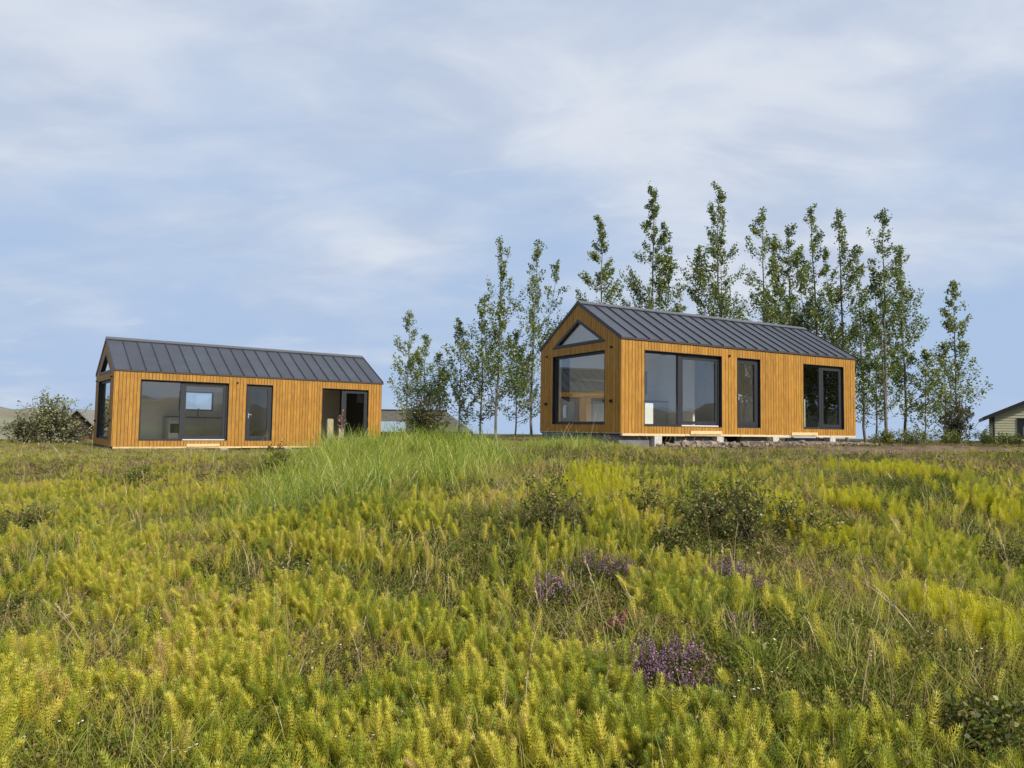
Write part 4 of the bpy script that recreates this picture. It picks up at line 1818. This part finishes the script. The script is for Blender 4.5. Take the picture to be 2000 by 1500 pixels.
inview = np.abs(x) < y * .70
front = np.where(inview & (y > 3.0))[0][:300]
rest = np.setdiff1d(np.arange(len(x)), front)
emit('horsetails', 'dense mass of yellow-green horsetail over the meadow', HT, x[rest], y[rest], s0=.5, s1=1.25, tilt=.26, falloff=low_far(x[rest], y[rest]))
for q, i in enumerate(front):
    o = link('horsetail', HT[q % 4])
    o.location = (x[i], y[i], float(ground(x[i], y[i])) - .015)
    s = random.uniform(.75, 1.2)
    o.scale = (s, s, s)
    o.rotation_euler = (random.gauss(0, .15), random.gauss(0, .15), random.uniform(0, 6.28))
    tag(o, 'single feathery horsetail stem in the nearest strip of meadow', 'horsetail', 'front row of horsetail stems')

x, y = scatter(46000, 3.5, 22, 1.1)
f = np.max([inside(P, x, y, .8) for P in YEL], axis=0) * sstep(.15, .55, vnoise(x, y, 2.3, 2))
k = thin(x, y, np.where(f > .12, f, 0))
emit('yellow_horsetails', 'patches of bright yellow horsetail on the slope', HTY, x[k], y[k], s0=.75, s1=1.2, tilt=.14)

# --- grasses
GT = [tuft_proto('grass', M['grass'], 300 + i, 16, .13 + .04 * i, .0032, lean=.25, curl=.8) for i in range(4)]
x, y = scatter(44000, 2.4, 34, 1.15)
f = .50 + .5 * vnoise(x, y, .8, 3) + .3 * sstep(12, 16, y)
f *= 1 - .6 * np.max([inside(P, x, y) for P in TALL], axis=0)
f *= 1 - .6 * np.max([inside(P, x, y) for P in HORSE], axis=0)
f *= .7 + .3 * sstep(9, 14, y)
f[near_house_dirt(x, y)] *= .2
k = thin(x, y, f, .9)
emit('meadow_grass', 'mixed short meadow grass between the horsetails', GT, x[k], y[k], s0=.7, s1=1.4, tilt=.2, falloff=low_far(x, y)[k])

TG = [tuft_proto('tall_grass', M['tallgrass'], 320 + i, 9, .40 + .10 * i, .0085, lean=.75, rad=.10, curl=.8) for i in range(4)]
x, y = scatter(26000, 7, 24, 1.0)
f = np.max([inside(P, x, y, .8) for P in TALL], axis=0)
k = rng.uniform(0, 1, len(x)) < np.where(f > .30, f * 1.0, np.where(f > .08, f * .35, 0))
k &= ~near_house_dirt(x, y)
emit('tall_grass', 'tall bright green grass leaning right on the hump before the cabins', TG, x[k], y[k], s0=.6, s1=1.2, tilt=.14, falloff=(.40 + .44 * f)[k] * (1 - .3 * sstep(-.3, .8, x))[k] * (.7 + .6 * vnoise(x, y, 1.6, 44))[k])

DG = [tuft_proto('dry_grass', M['straw'], 340 + i, 12, .24 + .06 * i, .0032, lean=.2) for i in range(3)]
x, y = scatter(30000, 2.6, 45, 1.2)
f = .10 + .22 * vnoise(x, y, 1.1, 5) ** 2 + .22 * sstep(13, 18, y) * vnoise(x, y, .5, 15) + .75 * np.max([inside(P, x, y) for P in DRY], axis=0) + .15 * np.max([inside(P, x, y) for P in TALL], axis=0)
f = np.where(near_house_dirt(x, y), f * .4, f)
k = thin(x, y, f, .9)
emit('dry_grass', 'dry straw-coloured grass scattered through the meadow', DG, x[k], y[k], s0=.6, s1=1.2, tilt=.25, falloff=low_far(x, y)[k])

ST = [straw_proto('stalk', M['straw'], 360 + i, 2, .45 + .08 * i) for i in range(3)]
x, y = scatter(520, 3.9, 20, 1.1)
emit('dry_stalks', 'thin dry seed-head stalks standing above the meadow', ST, x, y, s0=.6, s1=1.25, tilt=.2)

# --- low herbs and litter
HB = [herb_proto('herb', M['herb'], 400 + i, 120, .11, .10 + .02 * i, .016) for i in range(3)]
x, y = scatter(30000, 2.4, 26, 1.2)
f = .35 + .5 * vnoise(x, y, .9, 8) + .4 * np.max([inside(P, x, y) for P in BARE], axis=0)
f[near_house_dirt(x, y)] *= .3
f *= 1 - .88 * sstep(9, 14, y)
k = rng.uniform(0, 1, len(x)) < f
emit('low_herbs', 'low dark green leafy ground cover', HB, x[k], y[k], s0=.7, s1=1.5, tilt=.1)
LT = [herb_proto('litter', M['litter'], 420 + i, 70, .12, .05, .03) for i in range(2)] + [tuft_proto('litter', M['litter'], 430, 22, .12, .003, lean=.1, rad=.07, curl=1.3)]
x, y = scatter(16000, 2.4, 30, 1.25)
f = .6 + .4 * vnoise(x, y, .7, 9)
k = rng.uniform(0, 1, len(x)) < f
emit('brown_litter', 'brown dead leaves and moss under the plants', LT, x[k], y[k], s0=.7, s1=1.4, tilt=.15)
M['heath'] = plant_mat('olive_heath', [(0.0, (0.07, 0.07, 0.018)), (0.35, (0.17, 0.16, 0.036)), (0.65, (0.25, 0.175, 0.075)), (0.85, (0.33, 0.21, 0.14)), (1.0, (0.42, 0.32, 0.19))], trans=0.25, gloss=0.01, patch=0.6, rand=0.4, fine=0.5)
HE = [herb_proto('heath', M['heath'], 450 + i, 190, .10, .13 + .02 * i, .012) for i in range(3)]
x, y = scatter(26000, 2.6, 30, 1.15)
f = (1.0 * sstep(.46, .74, vnoise(x, y, 1.0, 31)) + .08) * (1 - .7 * sstep(10, 15, y))
f *= 1 - .8 * np.max([inside(P, x, y) for P in TALL], axis=0)
f[near_house_dirt(x, y)] *= .3
k = thin(x, y, f, .5)
emit('olive_heath', 'patches of low brownish olive heath between the horsetails', HE, x[k], y[k], s0=.7, s1=1.4, tilt=.1, falloff=low_far(x, y)[k])
BL = [herb_proto('broad_leaf', M['herb'], 460 + i, 34, .09, .12, .04) for i in range(2)]
x, y = scatter(5200, 2.6, 18, 1.1)
f = sstep(.5, .75, vnoise(x, y, .9, 61))
k = rng.uniform(0, 1, len(x)) < f
emit('broad_leaves', 'scattered broad green leaves low in the meadow', BL, x[k], y[k], s0=.6, s1=1.3, tilt=.1)
WF = [flower_proto('white_flower', M['white_petal'], 440 + i, 3, .05, .17, .006) for i in range(2)]
x, y = scatter(650, 2.8, 16, 1.2)
emit('white_flowers', 'tiny white flowers speckled through the meadow', WF, x, y, s0=.7, s1=1.2)


# --- rubble under the right cabin (stones too small to pick out)
xx, yy = [], []
for i in range(900):
    u, g_ = rng.uniform(1.2, 9.4), -abs(rng.normal(.35, .45))
    p = loc_of(None, YR, LOC_R, u, g_, 0)
    xx.append(p[0])
    yy.append(p[1])
xx, yy = np.array(xx), np.array(yy)
n = len(xx)
stuff('rubble', 'small brown rubble and gravel along the right cabin footings', ROCKS, place(xx, yy, -.09), rng.integers(0, 5, n), rng.uniform(.02, .085, n), rng.uniform(0, 6, n), rng.normal(0, .3, (n, 2)))


# ------------------------------------------------------------------ single shrubs and heather in the meadow
def shrub_px(px, py, wpx, hpx, seed, name, label, leafmat, leaf=.022, nbr=26, nleaf=1500, **kw):
    x, y = on_ground(px, py)
    k = y / FPX
    return shrub(x, y, wpx * k, hpx * k, seed, name, label, 'shrub', leafmat, leaf, nbr, nleaf, **kw)


GB = 'dwarf birches in the meadow'
B = M['leaf_birch']
shrub_px(1072, 1040, 170, 135, 501, 'dwarf_birch', 'small wiry dwarf birch with bare dark twigs left of the yellow patch', B, .030, 24, 1100, group=GB, flat=.45)
shrub_px(1265, 1020, 110, 110, 502, 'dwarf_birch', 'small upright dwarf birch right of the yellow horsetail patch', B, .028, 18, 800, group=GB)
shrub_px(1385, 1040, 190, 120, 503, 'dwarf_birch', 'leafy dwarf birch at the left of the big dark thicket', B, .028, 30, 1700, group=GB, straggle=1.8)
shrub_px(1460, 1075, 230, 150, 504, 'dwarf_birch', 'broadest dwarf birch in the middle of the dark thicket', B, .028, 36, 2300, group=GB, straggle=1.8)
shrub_px(1560, 1060, 170, 105, 505, 'dwarf_birch', 'dwarf birch between the yellow patches at the right of the thicket', B, .028, 28, 1600, group=GB)
shrub_px(1320, 1085, 150, 70, 506, 'dwarf_birch', 'low dwarf birch below the upright one, above the heather', B, .028, 24, 1300, group=GB)
shrub_px(540, 925, 80, 55, 507, 'dwarf_birch', 'dark low bush at the left edge of the tall green grass', B, .035, 24, 1100, group=GB)
shrub_px(270, 945, 100, 40, 508, 'dwarf_birch', 'flat dark bush in the grass below the left cabin slider', B, .032, 24, 1100, group=GB)
shrub_px(60, 1040, 150, 55, 509, 'dwarf_birch', 'brown-leaved low shrub at the left edge of the meadow', B, .026, 26, 1500, group=GB)
shrub_px(1935, 1480, 260, 130, 510, 'dwarf_birch', 'glossy-leaved twiggy shrub in the bottom right corner', B, .026, 36, 1900, group=GB)
shrub_px(1975, 1120, 140, 70, 511, 'dwarf_birch', 'dark twiggy shrub at the right edge amid yellow horsetail', B, .024, 24, 1200, group=GB)
shrub_px(560, 1130, 110, 45, 512, 'dwarf_birch', 'dark shrub tucked in the horsetail left of centre', B, .024, 22, 1100, group=GB)
shrub_px(480, 1180, 120, 40, 513, 'dwarf_birch', 'flat dark shrub low in the left-hand horsetail', B, .022, 20, 900, group=GB)
shrub_px(30, 1210, 120, 60, 514, 'dwarf_birch', 'small dark shrub at the left edge below the brown one', B, .022, 22, 1000, group=GB)


def heather(px, py, wpx, hpx, seed, label, mat, dens=1.0):
    x, y = on_ground(px, py)
    k = y / FPX
    r = np.random.default_rng(seed)
    w_, h_ = wpx * k * 1.5, hpx * k * 1.15
    root = empty('heather_clump', (x, y, float(ground(x, y)) - .01))
    tag(root, label, 'heather', 'heather clumps in the meadow')
    stb = MB()
    fl = []
    lf = []
    n = int(125 * dens * max(.6, w_ / .35))
    for i in range(n):
        a = r.uniform(0, 6.28)
        q = w_ / 2 * r.uniform(0, 1) ** .62
        if r.uniform() < .35 + .3 * math.sin(3 * a + seed):
            continue
        b0 = np.array([math.cos(a) * q * .7, math.sin(a) * q * .55, 0])
        hh = h_ * (1.05 - .5 * (2 * q / w_) ** 2) * r.uniform(.65, 1.15)
        tip = np.array([math.cos(a) * q * 1.15 + r.normal(0, .015), math.sin(a) * q * .9 + r.normal(0, .015), hh])
        stb.tube([b0, (b0 + tip) / 2 + r.normal(0, .01, 3), tip], [.0022, .0017, .001], 3)
        m = int(r.integers(9, 18))
        tt = 1 - r.uniform(0, .30, m)[:, None]
        fl.append(b0 + (tip - b0) * tt + r.normal(0, .006, (m, 3)))
        m2 = 9
        tt = r.uniform(.15, .75, m2)[:, None]
        lf.append(b0 + (tip - b0) * tt + r.normal(0, .012, (m2, 3)))
    stb.build('stems', M['heather_stem'], root)
    link('foliage', leaf_mesh('foliage', np.concatenate(lf), .014, M['herb'], r, .5), root)
    link('flowers', leaf_mesh('flowers', np.concatenate(fl), .0105, mat, r, .8), root)


HP = M['heather']
heather(1075, 1190, 80, 60, 601, 'round purple heather clump left of the others, below the dwarf birch', HP)
heather(1165, 1140, 110, 55, 602, 'dull brownish purple heather clump under the yellow patch', HP, .8)
heather(1240, 1140, 60, 35, 603, 'small faded heather tuft right of the dull brownish clump', HP, .5)
heather(1430, 1160, 80, 60, 604, 'purple heather at the foot of the dark thicket', HP)
heather(1480, 1175, 70, 40, 605, 'small purple heather right beside the thicket-foot clump', HP, .7)
heather(1217, 1250, 42, 48, 606, 'small bright pink heather tuft', M['heather_pink'], 1.2)
heather(1300, 1345, 140, 85, 607, 'largest purple heather clump low in the foreground', HP, 1.3)
heather(1265, 1365, 80, 60, 608, 'purple heather tuft at the lower left front of the largest clump', HP)
heather(1350, 1375, 90, 55, 609, 'paler purple heather trailing off right of the largest clump', HP, .8)
heather(1180, 1335, 60, 65, 610, 'slender purple heather behind a bare forked twig', HP, .6)
heather(1455, 1245, 70, 40, 611, 'faded heather among the horsetails, mid right', HP, .5)

# dock plant with brown seed spikes in front of the left cabin double window
def dock():
    p = at(668, 800, 18.2)
    g = float(ground(p[0], p[1]))
    root = empty('dock_plant', (p[0], p[1], g))
    tag(root, 'tall dock plant with brown seed spikes beside the posts', 'plant')
    r = np.random.default_rng(700)
    h = p[2] - g
    st = MB()
    sd = []
    st.tube([(0, 0, 0), (.01, 0, h * .5), (.0, 0, h)], [.008, .006, .003], 5)
    for k in range(16):
        z = h * (.5 + .5 * k / 16)
        a = r.uniform(0, 6.28)
        l = .17 * (1.15 - k / 16)
        tip = np.array([math.cos(a) * l, math.sin(a) * l, z + l * .6])
        st.tube([(0, 0, z), tip * .5 + np.array([0, 0, z * .5]), tip], [.004, .003, .002], 3)
        tt = r.uniform(.1, 1, 22)[:, None]
        sd.append(np.array([0, 0, z]) + (tip - np.array([0, 0, z])) * tt + r.normal(0, .012, (22, 3)))
    st.build('stem', M['seed_head'], root)
    link('seeds', leaf_mesh('seeds', np.concatenate(sd), .03, M['seed_head'], r, .9), root)


dock()


def long_stalk(px0, py0, px1, py1, seed, label, thick=.0035, head=True):
    """a single long dry stem leaning over the meadow"""
    x, y = on_ground(px0, py0)
    b = np.array([x, y, float(ground(x, y))])
    tip = at(px1, py1, y + .15)
    mb = MB()
    d = tip - b
    pts = bez(b * 0, d * .5 + np.array([-.02, 0, .02]), d, 8)
    mb.tube(pts, np.linspace(thick, thick * .45, 8), 4)
    root = empty('dry_stalk', tuple(b))
    tag(root, label, 'stalk', 'long dry stalks in the meadow')
    mb.build('stem', M['straw'], root)
    if head:
        r = np.random.default_rng(seed)
        tt = 1 - r.uniform(0, .14, 40)[:, None]
        link('seed_head', leaf_mesh('seed_head', d * tt + r.normal(0, .004, (40, 3)), .014, M['straw'], r, .4), root)


for i, (a, b_, c, d, lab) in enumerate((
    (190, 1155, 288, 935, 'longest straw stalk leaning right below the left cabin'),
    (112, 1160, 110, 965, 'upright thin straw stalk at the far left'),
    (150, 1165, 155, 1040, 'short straw stalk right of the upright one at far left'),
    (45, 1290, 140, 1195, 'slanting straw stalk low at the left edge'),
    (500, 890, 520, 845, 'small dry stalk at the near corner of the left cabin narrow door'),
    (1168, 1420, 1195, 1290, 'bare forked pale twig in front of the slender heather'),
    (1795, 1060, 1745, 1010, 'pale stalk leaning left at the right of the slope'),
    (1680, 1440, 1700, 1270, 'pale seed stalk in the dark grass at lower right'),
    (690, 855, 705, 778, 'grey stalk leaning right in front of the double window of the left cabin'),
    (640, 850, 641, 776, 'straight pale seed stalk above the taller wooden post'),
    (1032, 1490, 1030, 1310, 'upright straw stalk at the bottom centre'),
    (1140, 930, 1166, 800, 'thin dry stalk standing before the big gable window'),
)):
    long_stalk(a, b_, c, d, 800 + i, lab)
